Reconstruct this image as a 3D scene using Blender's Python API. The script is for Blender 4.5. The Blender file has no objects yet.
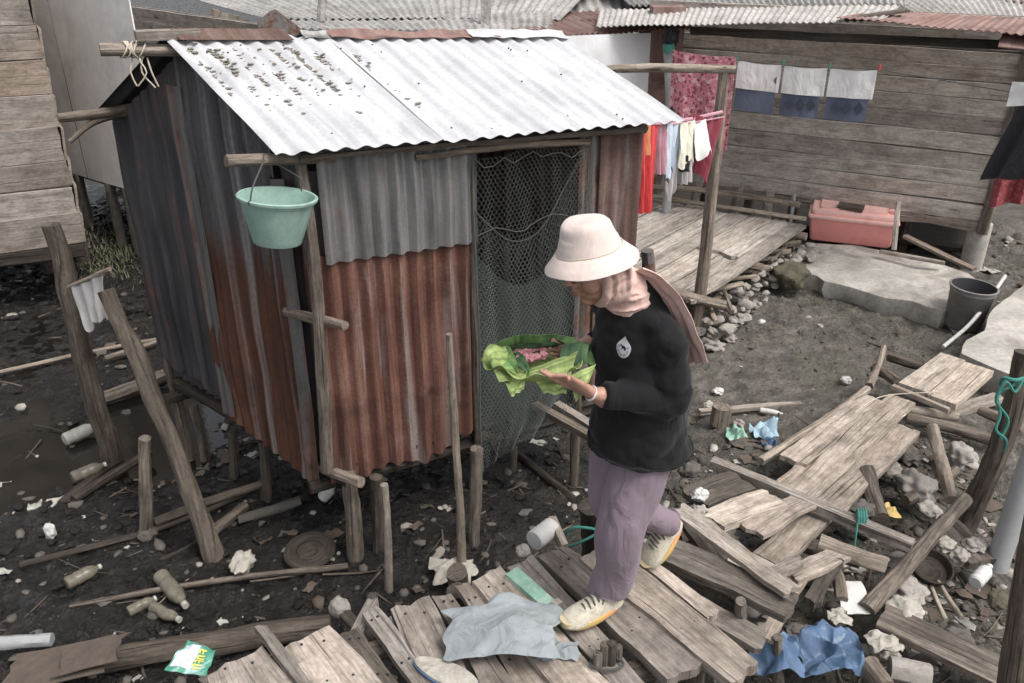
import bpy, bmesh, math, random
from mathutils import Vector as V, Matrix, noise
random.seed(11)
S = bpy.context.scene
C = S.collection
R = math.radians
# ------------------------------------------------------------------ camera (35 mm class lens, looking down from a raised step)
F, CX, CY, H = 860.0, 512.0, 341.5, 2.35
PITCH = math.atan2(860.0, 1725.0)
cp, sp = math.cos(PITCH), math.sin(PITCH)
cam = bpy.data.cameras.new('camera')
cam.sensor_width = 36.0
cam.lens = F * 36.0 / 1024.0
cam.clip_start, cam.clip_end = 0.05, 500.0
camo = bpy.data.objects.new('camera', cam)
C.objects.link(camo)
camo.location = (0, 0, H)
camo.rotation_euler = (math.pi / 2 - PITCH, 0, 0)
S.camera = camo


def at(px, py, z=None, Y=None):
    u = (px - CX) / F
    v = (py - CY) / F
    d = V((u, cp - v * sp, -sp - v * cp))
    t = (z - H) / d.z if z is not None else Y / d.y
    return V((0, 0, H)) + d * t


def nz(*a):
    return noise.noise(V((*a, 0, 0)[:3]))


# ------------------------------------------------------------------ mesh builder
class MB:
    def __init__(s):
        s.v = []; s.f = []; s.uv = []; s.mi = []; s.m = 0

    def face(s, idx, uvs=None):
        s.f.append(tuple(idx))
        s.uv.append(uvs or [(s.v[i].x + s.v[i].z * .37, s.v[i].y + s.v[i].z * .61) for i in idx])
        s.mi.append(s.m)

    def box(s, c, ex, ey, ez, off=None):
        """centre, three half-extent vectors"""
        c, ex, ey, ez = V(c), V(ex), V(ey), V(ez)
        if ex.cross(ey).dot(ez) < 0: ey = -ey
        o = len(s.v)
        ou, ov = (random.uniform(0, 40), random.uniform(0, 40)) if off is None else off
        for k in (-1, 1):
            for j in (-1, 1):
                for i in (-1, 1):
                    s.v.append(c + ex * i + ey * j + ez * k)
        lx, ly, lz = ex.length, ey.length, ez.length
        def q(a, b, cc, d, su, sv):
            s.face((o + a, o + b, o + cc, o + d),
                   [(ou - su, ov - sv), (ou + su, ov - sv), (ou + su, ov + sv), (ou - su, ov + sv)])
        q(4, 5, 7, 6, lx, ly); q(1, 0, 2, 3, lx, ly)
        q(0, 1, 5, 4, lx, lz); q(3, 2, 6, 7, lx, lz)
        def q2(a, b, cc, d, su, sv):
            s.face((o + a, o + b, o + cc, o + d),
                   [(ou - su, ov - sv), (ou - su, ov + sv), (ou + su, ov + sv), (ou + su, ov - sv)])
        q2(1, 3, 7, 5, lz, ly); q2(2, 0, 4, 6, lz, ly)

    def plank(s, a, b, w, th, up=(0, 0, 1), jag=.012, rough=.006, warp=.008, w2=None, roll=0, seglen=.12):
        """worn board: a, b centre line of the top face"""
        a, b, up = V(a), V(b), V(up)
        L = (b - a).length
        ux = (b - a) / L
        sd = up.cross(ux).normalized()
        n = ux.cross(sd).normalized()
        if roll:
            q = Matrix.Rotation(roll, 3, ux); sd = q @ sd; n = q @ n
        w2 = w2 or w
        N = max(4, int(L / seglen))
        sdn = random.uniform(0, 900)
        ou, ov = random.uniform(0, 60), random.uniform(0, 60)
        c = min(.005, th * .25)
        K = 6
        o = len(s.v)
        ring = []
        for k in range(K + 1):
            ring.append((-.5 + k / K, 0.0))
        ring = [(-.5, -c)] + [(min(max(y, -.5 + .002), .5 - .002), 0) for y, _ in ring] + [(.5, -c), (.5, -th + c)] + [(.5 - k / K, -th) for k in range(K + 1)] + [(-.5, -th + c)]
        M = len(ring)
        for i in range(N + 1):
            t = i / N
            ww = w + (w2 - w) * t
            el = nz(sdn, t * L * 3.1, 0) * rough + nz(sdn, t * L * 11, 4) * rough * .5
            er = nz(sdn + 50, t * L * 3.1, 0) * rough + nz(sdn + 50, t * L * 11, 4) * rough * .5
            wz = nz(sdn + 9, t * L * 1.3, 2) * warp
            bow = nz(sdn + 19, t * L * .9, 2) * warp
            for (y, z) in ring:
                yy = y * ww + (el if y < 0 else er) * abs(y) * 2 + bow
                x = t * L
                if i == 0: x -= (nz(sdn, y * w * 22, 7.3) + .6 * nz(sdn, y * w * 55, 3.3)) * jag
                if i == N: x += (nz(sdn, y * w * 22, 17.3) + .6 * nz(sdn, y * w * 55, 33.3)) * jag
                zz = z + wz + (nz(sdn + y * 3, t * L * 4, 1) * .0025)
                s.v.append(a + ux * x + sd * yy + n * zz)
        def U(i, k):
            return (ou + i / N * L, ov + k * (w * 2 / M + .002))
        for i in range(N):
            for k in range(M):
                k2 = (k + 1) % M
                s.face((o + i * M + k, o + (i + 1) * M + k, o + (i + 1) * M + k2, o + i * M + k2),
                       [U(i, k), U(i + 1, k), U(i + 1, k + 1), U(i, k + 1)])
        for i, fl in ((0, False), (N, True)):
            b0 = o + i * M
            # quads between top row (1..K+1) and bottom row (K+4 .. 2K+4)
            for k in range(K):
                q = [b0 + 1 + k, b0 + 2 + k, b0 + 2 * K + 4 - k - 1, b0 + 2 * K + 4 - k]
                uvq = [(ou + .0, ov + k * .02), (ou, ov + k * .02 + .02), (ou + th, ov + k * .02 + .02), (ou + th, ov + k * .02)]
                if fl: q = q[::-1]; uvq = uvq[::-1]
                s.face(q, uvq)
            q = [b0 + 0, b0 + 1, b0 + 2 * K + 4, b0 + 2 * K + 5]
            s.face(q[::-1] if fl else q)
            q = [b0 + K + 1, b0 + K + 2, b0 + K + 3, b0 + K + 4]
            s.face(q[::-1] if fl else q)

    def tube(s, pts, rad, sides=10, rough=0.0, cap=True, seg=None, sq=None, ref=None):
        """smooth tube through pts; rad number or list; rough = radius noise ratio; sq = list of second radii"""
        pts = [V(p) for p in pts]
        if not isinstance(rad, (list, tuple)): rad = [rad] * len(pts)
        r2 = sq if sq else rad
        if not isinstance(r2, (list, tuple)): r2 = [r2] * len(pts)
        L = sum((pts[i + 1] - pts[i]).length for i in range(len(pts) - 1))
        if seg is None: seg = max(.02, L / 40)
        P, A, B = [], [], []
        n = len(pts)
        for i in range(n - 1):
            p0 = pts[i - 1] if i else pts[0] * 2 - pts[1]
            p1, p2 = pts[i], pts[i + 1]
            p3 = pts[i + 2] if i + 2 < n else p2 * 2 - p1
            m = max(1, int((p2 - p1).length / seg))
            for j in range(m):
                t = j / m
                q = .5 * ((2 * p1) + (-p0 + p2) * t + (2 * p0 - 5 * p1 + 4 * p2 - p3) * t * t + (-p0 + 3 * p1 - 3 * p2 + p3) * t ** 3)
                P.append(q); A.append(rad[i] + (rad[i + 1] - rad[i]) * t); B.append(r2[i] + (r2[i + 1] - r2[i]) * t)
        P.append(pts[-1]); A.append(rad[-1]); B.append(r2[-1])
        sd = random.uniform(0, 900)
        ou, ov = random.uniform(0, 60), random.uniform(0, 60)
        o = len(s.v)
        N = len(P)
        if rough > .1:
            for i in range(N):
                l_ = i * .9 * seg
                k = min(rough, .3) * A[i] * 1.5
                P[i] = P[i] + V((nz(sd + 40, l_ * 3, 1), nz(sd + 50, l_ * 3, 2), nz(sd + 60, l_ * 3, 3) * .5)) * k
        side = None
        l = 0
        ls = []
        for i in range(N):
            tg = (P[min(i + 1, N - 1)] - P[max(i - 1, 0)]).normalized()
            if ref is not None:
                side = V(ref)
            elif side is None:
                side = V((0, 0, 1)) if abs(tg.z) < .9 else V((1, 0, 0))
            side = (side - tg * side.dot(tg)).normalized()
            up = tg.cross(side)
            if i: l += (P[i] - P[i - 1]).length
            ls.append(l)
            for k in range(sides):
                a = 2 * math.pi * k / sides
                g = 1.0
                if rough:
                    g += rough * (nz(sd + math.cos(a) * .9, math.sin(a) * .9, l * 3.2) + .6 * nz(sd + math.cos(a) * 2, math.sin(a) * 2, l * 10) + .3 * nz(sd + math.cos(a) * 4, math.sin(a) * 4, l * 26))
                s.v.append(P[i] + (side * math.cos(a) * A[i] + up * math.sin(a) * B[i]) * g)
        for i in range(N - 1):
            for k in range(sides):
                k2 = (k + 1) % sides
                c = 2 * math.pi * max(A[i], .004) / sides
                s.face((o + i * sides + k, o + i * sides + k2, o + (i + 1) * sides + k2, o + (i + 1) * sides + k),
                       [(ou + ls[i], ov + k * c), (ou + ls[i], ov + (k + 1) * c), (ou + ls[i + 1], ov + (k + 1) * c), (ou + ls[i + 1], ov + k * c)])
        if cap:
            s.face([o + k for k in range(sides)][::-1], [(ou + .1 * math.cos(k), ov + .1 * math.sin(k)) for k in range(sides)])
            e = o + (N - 1) * sides
            s.face([e + k for k in range(sides)], [(ou + .1 * math.cos(k), ov + .1 * math.sin(k)) for k in range(sides)])

    def grid(s, fn, nu, nv, th=.002, su=1.0, sv=1.0, wrap=False, tri=False):
        """solid sheet: fn(s,t)->point, th = thickness"""
        ou, ov = random.uniform(0, 40), random.uniform(0, 40)
        pt = [[V(fn(i / nu, j / nv)) for i in range(nu + 1)] for j in range(nv + 1)]
        nn = [[None] * (nu + 1) for _ in range(nv + 1)]
        for j in range(nv + 1):
            for i in range(nu + 1):
                if wrap:
                    a = pt[j][(i + 1) % nu] - pt[j][(i - 1) % nu]
                else:
                    a = pt[j][min(i + 1, nu)] - pt[j][max(i - 1, 0)]
                b = pt[min(j + 1, nv)][i] - pt[max(j - 1, 0)][i]
                n = a.cross(b)
                nn[j][i] = n.normalized() if n.length > 1e-12 else V((0, 0, 1))
        o = len(s.v)
        W = nu + 1
        for lay in (0, 1):
            for j in range(nv + 1):
                for i in range(nu + 1):
                    s.v.append(pt[j][i] - nn[j][i] * th * lay)
        Nn = W * (nv + 1)
        def uvp(i, j): return (ou + su * i / nu, ov + sv * j / nv)
        for j in range(nv):
            for i in range(nu):
                i2 = (i + 1) % nu if wrap else i + 1
                a, b, c, d = j * W + i, j * W + i2, (j + 1) * W + i2, (j + 1) * W + i
                u = [uvp(i, j), uvp(i + 1, j), uvp(i + 1, j + 1), uvp(i, j + 1)]
                s.face((o + a, o + b, o + c, o + d), u)
                s.face((o + Nn + d, o + Nn + c, o + Nn + b, o + Nn + a), u[::-1])
        def edge(a, b):
            s.face((o + b, o + a, o + Nn + a, o + Nn + b), [(ou, ov)] * 4)
        for i in range(nu):
            i2 = (i + 1) % nu if wrap else i + 1
            edge(i, i2); edge(nv * W + i2, nv * W + i)
        if not wrap:
            for j in range(nv):
                edge((j + 1) * W, j * W); edge(j * W + nu, (j + 1) * W + nu)

    def lathe(s, prof, M=None, seg=28, fn=None):
        """prof = closed or open list of (r,z); M matrix; fn(p, ang)->p distort"""
        M = M or Matrix.Identity(4)
        o = len(s.v)
        n = len(prof)
        for (r, z) in prof:
            for k in range(seg):
                a = 2 * math.pi * k / seg
                p = V((max(r, 1e-4) * math.cos(a), max(r, 1e-4) * math.sin(a), z))
                if fn: p = fn(p, a)
                s.v.append(M @ p)
        for i in range(n - 1):
            for k in range(seg):
                k2 = (k + 1) % seg
                s.face((o + i * seg + k, o + i * seg + k2, o + (i + 1) * seg + k2, o + (i + 1) * seg + k),
                       [(k / seg, i / n), ((k + 1) / seg, i / n), ((k + 1) / seg, (i + 1) / n), (k / seg, (i + 1) / n)])

    def blob(s, c, rx, ry, rz, rough=.25, rot=0, sub=2, freq=1.6, tilt=0):
        vs, fs = ICO[sub]
        o = len(s.v)
        sd = random.uniform(0, 900)
        m = Matrix.Rotation(rot, 3, 'Z') @ Matrix.Rotation(tilt, 3, 'Y')
        c = V(c)
        for p in vs:
            g = 1 + rough * (noise.noise(p * freq + V((sd, 0, 0))) + .4 * noise.noise(p * freq * 2.7 + V((sd, 9, 0))))
            s.v.append(c + m @ V((p.x * rx * g, p.y * ry * g, p.z * rz * g)))
        for f in fs:
            s.face([o + i for i in f])

    def build(s, name, mat, parent=None, smooth=True, origin=None, auto=35):
        me = bpy.data.meshes.new(name)
        if origin is None:
            xs = [p.x for p in s.v]; ys = [p.y for p in s.v]; zs = [p.z for p in s.v]
            origin = V(((min(xs) + max(xs)) / 2, (min(ys) + max(ys)) / 2, min(zs)))
        origin = V(origin)
        me.from_pydata([p - origin for p in s.v], [], s.f)
        ul = me.uv_layers.new(name='UVMap')
        flat = []
        for u in s.uv:
            for q in u: flat += [q[0], q[1]]
        ul.data.foreach_set('uv', flat)
        for m in (mat if isinstance(mat, (list, tuple)) else [mat]):
            me.materials.append(m)
        if isinstance(mat, (list, tuple)):
            me.polygons.foreach_set('material_index', s.mi)
        me.update()
        if smooth:
            me.polygons.foreach_set('use_smooth', [True] * len(me.polygons))
            me.set_sharp_from_angle(angle=R(auto))
        ob = bpy.data.objects.new(name, me)
        C.objects.link(ob)
        WP[ob.name] = origin
        if parent is not None:
            ob.parent = parent
            ob.location = origin - WP[parent.name]
        else:
            ob.location = origin
        return ob


WP = {}
ICO = {}
for _s in (0, 1, 2, 3):
    _b = bmesh.new()
    bmesh.ops.create_icosphere(_b, subdivisions=_s + 1 if _s else 1, radius=1)
    ICO[_s] = ([v.co.copy() for v in _b.verts], [[v.index for v in f.verts] for f in _b.faces])
    _b.free()


def empty(name, loc, label=None, cat=None, group=None):
    o = bpy.data.objects.new(name, None)
    C.objects.link(o)
    o.location = loc
    o.empty_display_size = .1
    WP[o.name] = V(loc)
    if label: tag(o, label, cat, group)
    return o


def tag(o, label, cat, group=None, kind=None):
    o['label'] = label
    o['category'] = cat
    if group: o['group'] = group
    if kind: o['kind'] = kind
    return o


def struct(o, label=None):
    o['kind'] = 'structure'
    if label: o['label'] = label
    return o


def remesh(ob, voxel, smooth=4, mat=None):
    """fuse the tubes of a figure or garment into one continuous skin"""
    m = ob.modifiers.new('r', 'REMESH'); m.mode = 'VOXEL'; m.voxel_size = voxel; m.use_smooth_shade = True
    if smooth:
        q = ob.modifiers.new('s', 'SMOOTH'); q.factor = .5; q.iterations = smooth
    dg = bpy.context.evaluated_depsgraph_get()
    dg.update()
    me = bpy.data.meshes.new_from_object(ob.evaluated_get(dg))
    ob.modifiers.clear()
    old = ob.data
    mats = list(old.materials)
    ob.data = me
    me.materials.clear()
    for x in mats: me.materials.append(x)
    me.polygons.foreach_set('use_smooth', [True] * len(me.polygons))
    bpy.data.meshes.remove(old)
    return ob
# ------------------------------------------------------------------ materials
DESAT = .16


def srgb(r, g, b):
    f = lambda c: (c / 255 / 12.92) if c / 255 <= .04045 else ((c / 255 + .055) / 1.055) ** 2.4
    r, g, b = f(r), f(g), f(b)
    y = .3 * r + .55 * g + .15 * b
    k = DESAT
    return (r + (y - r) * k, g + (y - g) * k, b + (y - b) * k, 1)


class NT:
    def __init__(s, name):
        s.m = bpy.data.materials.new(name); s.m.use_nodes = True
        s.t = s.m.node_tree; s.n = s.t.nodes
        s.b = s.n['Principled BSDF']
        s.b.inputs['Specular IOR Level'].default_value = .3
    def new(s, ty, **k):
        x = s.n.new(ty)
        for a, v in k.items(): setattr(x, a, v)
        return x
    def link(s, a, b): s.t.links.new(a, b)
    def coord(s, kind='UV'):
        return s.new('ShaderNodeTexCoord').outputs[kind]
    def pos(s):
        return s.new('ShaderNodeNewGeometry').outputs['Position']
    def map(s, vec, scale=(1, 1, 1), rot=(0, 0, 0), loc=(0, 0, 0)):
        x = s.new('ShaderNodeMapping')
        x.inputs['Scale'].default_value = scale; x.inputs['Rotation'].default_value = rot; x.inputs['Location'].default_value = loc
        s.link(vec, x.inputs['Vector']); return x.outputs[0]
    def noise(s, vec, scale=5, detail=4, rough=.55, dist=0):
        x = s.new('ShaderNodeTexNoise')
        x.inputs['Scale'].default_value = scale; x.inputs['Detail'].default_value = detail
        x.inputs['Roughness'].default_value = rough; x.inputs['Distortion'].default_value = dist
        s.link(vec, x.inputs['Vector']); return x.outputs['Fac']
    def voro(s, vec, scale=5, feature='F1', rnd=1):
        x = s.new('ShaderNodeTexVoronoi', feature=feature)
        x.inputs['Scale'].default_value = scale; x.inputs['Randomness'].default_value = rnd
        s.link(vec, x.inputs['Vector']); return x
    def ramp(s, fac, stops, interp='LINEAR'):
        x = s.new('ShaderNodeValToRGB'); x.color_ramp.interpolation = interp
        e = x.color_ramp.elements
        while len(e) < len(stops): e.new(.5)
        for q, (p, c) in zip(e, stops):
            q.position = p; q.color = c if len(c) == 4 else (*c, 1)
        s.link(fac, x.inputs[0]); return x.outputs[0]
    def rampv(s, fac, a, b):
        x = s.new('ShaderNodeMapRange'); x.inputs[1].default_value = a; x.inputs[2].default_value = b
        s.link(fac, x.inputs[0]); return x.outputs[0]
    def mix(s, fac, a, b, blend='MIX'):
        x = s.new('ShaderNodeMix', data_type='RGBA', blend_type=blend)
        for i, v in ((0, fac), (6, a), (7, b)):
            if isinstance(v, (int, float)): x.inputs[i].default_value = v
            elif isinstance(v, tuple): x.inputs[i].default_value = v
            else: s.link(v, x.inputs[i])
        return x.outputs[2]
    def math(s, op, a, b=0):
        x = s.new('ShaderNodeMath', operation=op)
        for i, v in ((0, a), (1, b)):
            if isinstance(v, (int, float)): x.inputs[i].default_value = v
            else: s.link(v, x.inputs[i])
        return x.outputs[0]
    def rnd(s):
        return s.new('ShaderNodeObjectInfo').outputs['Random']
    def bump(s, h, strength=.5, dist=.01, prev=None):
        x = s.new('ShaderNodeBump'); x.inputs['Strength'].default_value = strength; x.inputs['Distance'].default_value = dist
        s.link(h, x.inputs['Height'])
        if prev: s.link(prev, x.inputs['Normal'])
        return x.outputs[0]
    def out(s, col=None, rough=None, metal=None, normal=None, **k):
        for nm, v in (('Base Color', col), ('Roughness', rough), ('Metallic', metal), ('Normal', normal)):
            if v is None: continue
            if isinstance(v, (int, float, tuple)): s.b.inputs[nm].default_value = v
            else: s.link(v, s.b.inputs[nm])
        for a, v in k.items():
            s.b.inputs[a.replace('_', ' ')].default_value = v
        return s.m


G3 = lambda g, w=0: (g * (1 + w), g, g * (1 - w), 1)


def wood(name, dark, light, stain, crack=.75, bump=.5, rough=.85, mud=.0, gc=1.0):
    n = NT(name)
    uv = n.coord('UV')
    grain = n.noise(n.map(uv, (2.2, 42, 1)), 1, 6, .62, .4)
    fine = n.noise(n.map(uv, (9, 190, 1)), 1, 3, .6)
    broad = n.noise(n.map(uv, (.35, .6, 1)), 1, 3, .5)
    blot = n.noise(n.map(uv, (2.2, 7, 1)), 1.5, 5, .6)
    ck = n.noise(n.map(uv, (1.3, 70, 1), loc=(7, 3, 0)), 1, 3, .5, .25)
    col = n.ramp(grain, [(.5 - .22 / gc, dark), (.5, tuple((a + b) / 2 for a, b in zip(dark, light))), (min(1, .5 + .22 / gc), light)])
    col = n.mix(n.rampv(broad, .38, .66), col, stain, 'MIX') if False else n.mix(n.math('MULTIPLY', n.rampv(broad, .42, .68), .75), col, stain)
    col = n.mix(.85, col, n.ramp(blot, [(.3, G3(.55, .04)), (.55, G3(1.0))]), 'MULTIPLY')
    col = n.mix(.5, col, n.ramp(fine, [(.3, G3(.6)), (.62, G3(1.15))]), 'MULTIPLY')
    cm = n.ramp(ck, [(.33, G3(0)), (.39, G3(1))])
    col = n.mix(crack, col, n.mix(1.0, n.ramp(ck, [(.31, G3(.18)), (.38, G3(1))]), G3(1), 'MULTIPLY'), 'MULTIPLY')
    tone = n.noise(n.map(uv, (.10, .045, 1)), 1, 1, .5)
    col = n.mix(1.0, col, n.ramp(tone, [(.30, G3(.62, .01)), (.5, G3(.95, .03)), (.70, G3(1.25, .02))]), 'MULTIPLY')
    # knots
    kn = n.voro(n.map(uv, (1.1, 6.5, 1)), 1.0).outputs['Distance']
    col = n.mix(.8, col, n.ramp(kn, [(.045, G3(.25, .1)), (.09, G3(1))]), 'MULTIPLY')
    grit = n.noise(n.map(uv, (30, 75, 1)), 1, 5, .7)
    col = n.mix(.6, col, n.ramp(grit, [(.32, G3(.5, .02)), (.52, G3(1.0)), (.7, G3(1.25))]), 'MULTIPLY')
    pat = n.noise(n.map(uv, (7, 16, 1), loc=(4, 8, 0)), 1, 5, .65, .5)
    col = n.mix(.6, col, n.ramp(pat, [(.36, G3(.58, .03)), (.55, G3(1.05))]), 'MULTIPLY')
    for sc_, wd_, am_ in (((.55, 24, 1), .022, .75), ((1.1, 52, 1), .02, .5)):
        ln = n.math('ABSOLUTE', n.math('SUBTRACT', n.noise(n.map(uv, sc_, loc=(sc_[1], 2, 0)), 1, 3, .55, .35), .5))
        col = n.mix(am_ * crack, col, n.ramp(ln, [(0, G3(.25, .03)), (wd_, G3(1))]), 'MULTIPLY')
    # per-board tone
    rv = n.rnd()
    col = n.mix(1.0, col, n.ramp(rv, [(0, G3(.74, .02)), (.5, G3(.95, .03)), (1, G3(1.12, -.01))]), 'MULTIPLY')
    # mud smears on walked boards
    if mud:
        ms = n.noise(n.coord('Object'), 5, 5, .6, .6)
        col = n.mix(n.math('MULTIPLY', n.rampv(ms, .52, .68), mud), col, srgb(88, 80, 70))
    h = n.math('ADD', n.math('MULTIPLY', grain, .6), n.math('ADD', n.math('MULTIPLY', fine, .35), n.math('MULTIPLY', cm, .8)))
    return n.out(col, rough, normal=n.bump(h, bump, .006))


M = {}
M['plank'] = wood('weathered_plank', srgb(138, 129, 121), srgb(204, 195, 186), srgb(170, 158, 147), mud=.6, gc=.8)
M['plank_grey'] = wood('grey_plank', srgb(120, 114, 109), srgb(186, 178, 171), srgb(150, 142, 134), mud=.6, gc=.8)
M['plank_dark'] = wood('rotten_plank', srgb(62, 56, 51), srgb(128, 119, 110), srgb(90, 84, 78), bump=.9)
M['deck'] = wood('deck_plank', srgb(150, 140, 130), srgb(212, 202, 191), srgb(184, 170, 156), mud=.4, gc=.8)
M['deck_pale'] = wood('pale_deck_plank', srgb(160, 153, 145), srgb(224, 217, 209), srgb(190, 181, 171), mud=.35, gc=.8)
M['wallR'] = wood('wall_board', srgb(146, 140, 134), srgb(204, 196, 188), srgb(178, 167, 157), crack=.35, gc=.6)
M['wallL'] = wood('pale_wall_board', srgb(122, 116, 110), srgb(180, 173, 166), srgb(148, 130, 113), crack=.35, gc=.6)
M['log'] = wood('log_wood', srgb(104, 95, 87), srgb(170, 159, 147), srgb(132, 119, 107), bump=.9)
M['bark'] = wood('mud_stained_bark', srgb(72, 65, 59), srgb(136, 126, 115), srgb(98, 89, 80), bump=1.0)
M['darkwood'] = wood('dark_wet_wood', srgb(40, 35, 31), srgb(88, 79, 70), srgb(58, 52, 46), bump=.8, rough=.7)
M['pale_pole'] = wood('pale_pole', srgb(128, 118, 106), srgb(190, 180, 166), srgb(156, 144, 130), bump=.5, crack=.5)


def mud():
    n = NT('tidal_mud')
    p = n.pos()
    sx = n.new('ShaderNodeSeparateXYZ'); n.link(p, sx.inputs[0])
    big = n.noise(p, 1.1, 5, .6, .5)
    mid = n.noise(p, 7, 6, .65)
    fine = n.noise(p, 38, 5, .65)
    fine2 = n.noise(p, 140, 3, .6)
    dry = n.rampv(n.math('ADD', n.math('MULTIPLY', sx.outputs[0], .55), n.math('MULTIPLY', big, 1.1)), .55, 1.35)
    wet = n.ramp(mid, [(.3, srgb(23, 21, 19)), (.55, srgb(39, 35, 32)), (.75, srgb(62, 57, 52))])
    dr = n.ramp(mid, [(.25, srgb(66, 61, 54)), (.5, srgb(102, 97, 87)), (.75, srgb(136, 130, 119))])
    gr = n.rampv(n.noise(p, 2.3, 5, .65, .4), .52, .68)
    dr = n.mix(n.math('MULTIPLY', gr, .55), dr, srgb(98, 99, 74))
    col = n.mix(dry, wet, dr)
    col = n.mix(.75, col, n.ramp(fine, [(.28, G3(.42)), (.5, G3(.95)), (.72, G3(1.35))]), 'MULTIPLY')
    wetp = n.rampv(n.noise(p, 5, 5, .6, .8), .50, .62)
    ro = n.math('ADD', n.math('MULTIPLY', dry, .5), n.math('ADD', n.math('MULTIPLY', mid, .48), n.math('MULTIPLY', wetp, -.22)))
    h = n.math('ADD', n.math('MULTIPLY', fine, 1.0), n.math('MULTIPLY', fine2, .35))
    nm = n.bump(h, 1.0, .03, n.bump(mid, .9, .09))
    return n.out(col, ro, normal=nm, Specular_IOR_Level=.5)


M['mud'] = mud()


def water():
    n = NT('puddle_water')
    p = n.pos()
    f = n.noise(p, 3, 3, .5)
    return n.out(n.ramp(f, [(.3, srgb(20, 18, 16)), (.7, srgb(34, 31, 27))]), .06, normal=n.bump(n.noise(p, 14, 3, .5), .05, .02), Specular_IOR_Level=.5)


M['water'] = water()


def galv(name, base, dark, rustamt=.0, rustcol=None, metal=.35, rough=.5):
    n = NT(name)
    uv = n.coord('UV')
    streak = n.noise(n.map(uv, (14, .9, 1)), 1, 5, .6, .2)
    blot = n.noise(n.map(uv, (3, 2.2, 1)), 1.4, 6, .65, .4)
    sp = n.noise(uv, 55, 4, .6)
    col = n.ramp(streak, [(.3, dark), (.65, base)])
    col = n.mix(.55, col, n.ramp(blot, [(.3, G3(.6)), (.6, G3(1.1))]), 'MULTIPLY')
    col = n.mix(.4, col, n.ramp(sp, [(.3, G3(.7)), (.6, G3(1.05))]), 'MULTIPLY')
    rs = n.math('ADD', n.math('MULTIPLY', streak, .55), n.math('MULTIPLY', blot, .5))
    rm = n.rampv(rs, .60 - rustamt * .25, .70 - rustamt * .25)
    rc = n.ramp(n.noise(uv, 9, 5, .7), [(.3, srgb(62, 40, 32)), (.55, srgb(104, 68, 52)), (.75, srgb(140, 98, 76))]) if rustcol is None else rustcol
    f = n.math('MULTIPLY', rm, min(1, rustamt * 2.2))
    col = n.mix(f, col, rc)
    ro = n.mix(f, G3(rough), G3(.9))
    me = n.mix(f, G3(metal), G3(.0))
    return n.out(col, ro, me, n.bump(n.math('ADD', sp, blot), .25, .004))


M['galv'] = galv('galvanised_sheet', srgb(150, 149, 148), srgb(92, 91, 91), .26)
M['galv_dark'] = galv('dull_blue_grey_sheet', srgb(84, 84, 88), srgb(52, 52, 56), .28, metal=.25, rough=.6)
M['galv_strip'] = galv('grey_strip', srgb(138, 136, 134), srgb(84, 83, 82), .45)
M['galv_roof'] = galv('roof_sheet_paint', srgb(188, 188, 190), srgb(172, 172, 176), .0, metal=.0, rough=.75)


def rust(name, cols, greyamt=.35, topgrey=0):
    n = NT(name)
    uv = n.coord('UV')
    streak = n.noise(n.map(uv, (16, .7, 1)), 1, 5, .65, .3)
    blot = n.noise(n.map(uv, (2.4, 1.6, 1)), 1.2, 6, .65, .5)
    sp = n.noise(uv, 70, 4, .65)
    col = n.ramp(n.math('ADD', n.math('MULTIPLY', streak, .6), n.math('MULTIPLY', blot, .4)), [(.3, cols[0]), (.5, cols[1]), (.68, cols[2])])
    if topgrey:
        sz = n.new('ShaderNodeSeparateXYZ'); n.link(n.coord('Object'), sz.inputs[0])
        tg = n.rampv(n.math('ADD', n.math('ADD', sz.outputs[2], n.math('MULTIPLY', streak, .9)), n.math('MULTIPLY', blot, .5)), topgrey, topgrey + .25)
        col = n.mix(tg, col, n.ramp(streak, [(.3, srgb(58, 57, 60)), (.7, srgb(104, 102, 104))]))
    g = n.rampv(n.noise(n.map(uv, (10, .55, 1), loc=(3, 9, 0)), 1, 4, .6, .3), .56, .66)
    col = n.mix(n.math('MULTIPLY', g, greyamt), col, srgb(142, 136, 132))
    col = n.mix(.6, col, n.ramp(sp, [(.3, G3(.55)), (.6, G3(1.12))]), 'MULTIPLY')
    dk = n.rampv(n.noise(n.map(uv, (1.6, 2.2, 1), loc=(5, 1, 0)), 1.4, 5, .6), .55, .72)
    col = n.mix(n.math('MULTIPLY', dk, .8), col, srgb(50, 38, 34))
    return n.out(col, .85, 0, n.bump(n.math('ADD', sp, blot), .4, .004))


M['rust_mauve'] = rust('mauve_rust_sheet', (srgb(56, 38, 32), srgb(104, 66, 53), srgb(144, 110, 97)), .6)
M['rust_red'] = rust('red_rust_sheet', (srgb(46, 32, 26), srgb(92, 56, 40), srgb(136, 96, 74)), .7, 1.75)
M['rust_brown'] = rust('brown_rust_sheet', (srgb(64, 48, 42), srgb(98, 74, 66), srgb(128, 108, 100)), .6)
M['rust_roof'] = rust('maroon_roof_sheet', (srgb(104, 76, 70), srgb(132, 102, 94), srgb(156, 130, 122)), .35)


def asbestos(name, a, b):
    n = NT(name)
    uv = n.coord('UV'); p = n.pos()
    l = n.noise(p, 24, 5, .7); m = n.noise(p, 3.2, 5, .6); sp = n.noise(p, 80, 3, .6)
    st = n.noise(n.map(uv, (10, .8, 1)), 1, 4, .6)
    col = n.ramp(n.math('ADD', n.math('MULTIPLY', st, .5), n.math('MULTIPLY', m, .5)), [(.32, a), (.66, b)])
    col = n.mix(.75, col, n.ramp(l, [(.34, G3(.42)), (.55, G3(1.08))]), 'MULTIPLY')
    col = n.mix(.4, col, n.ramp(sp, [(.3, G3(.6)), (.6, G3(1.1))]), 'MULTIPLY')
    return n.out(col, .95, 0, n.bump(l, .5, .01))


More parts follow.
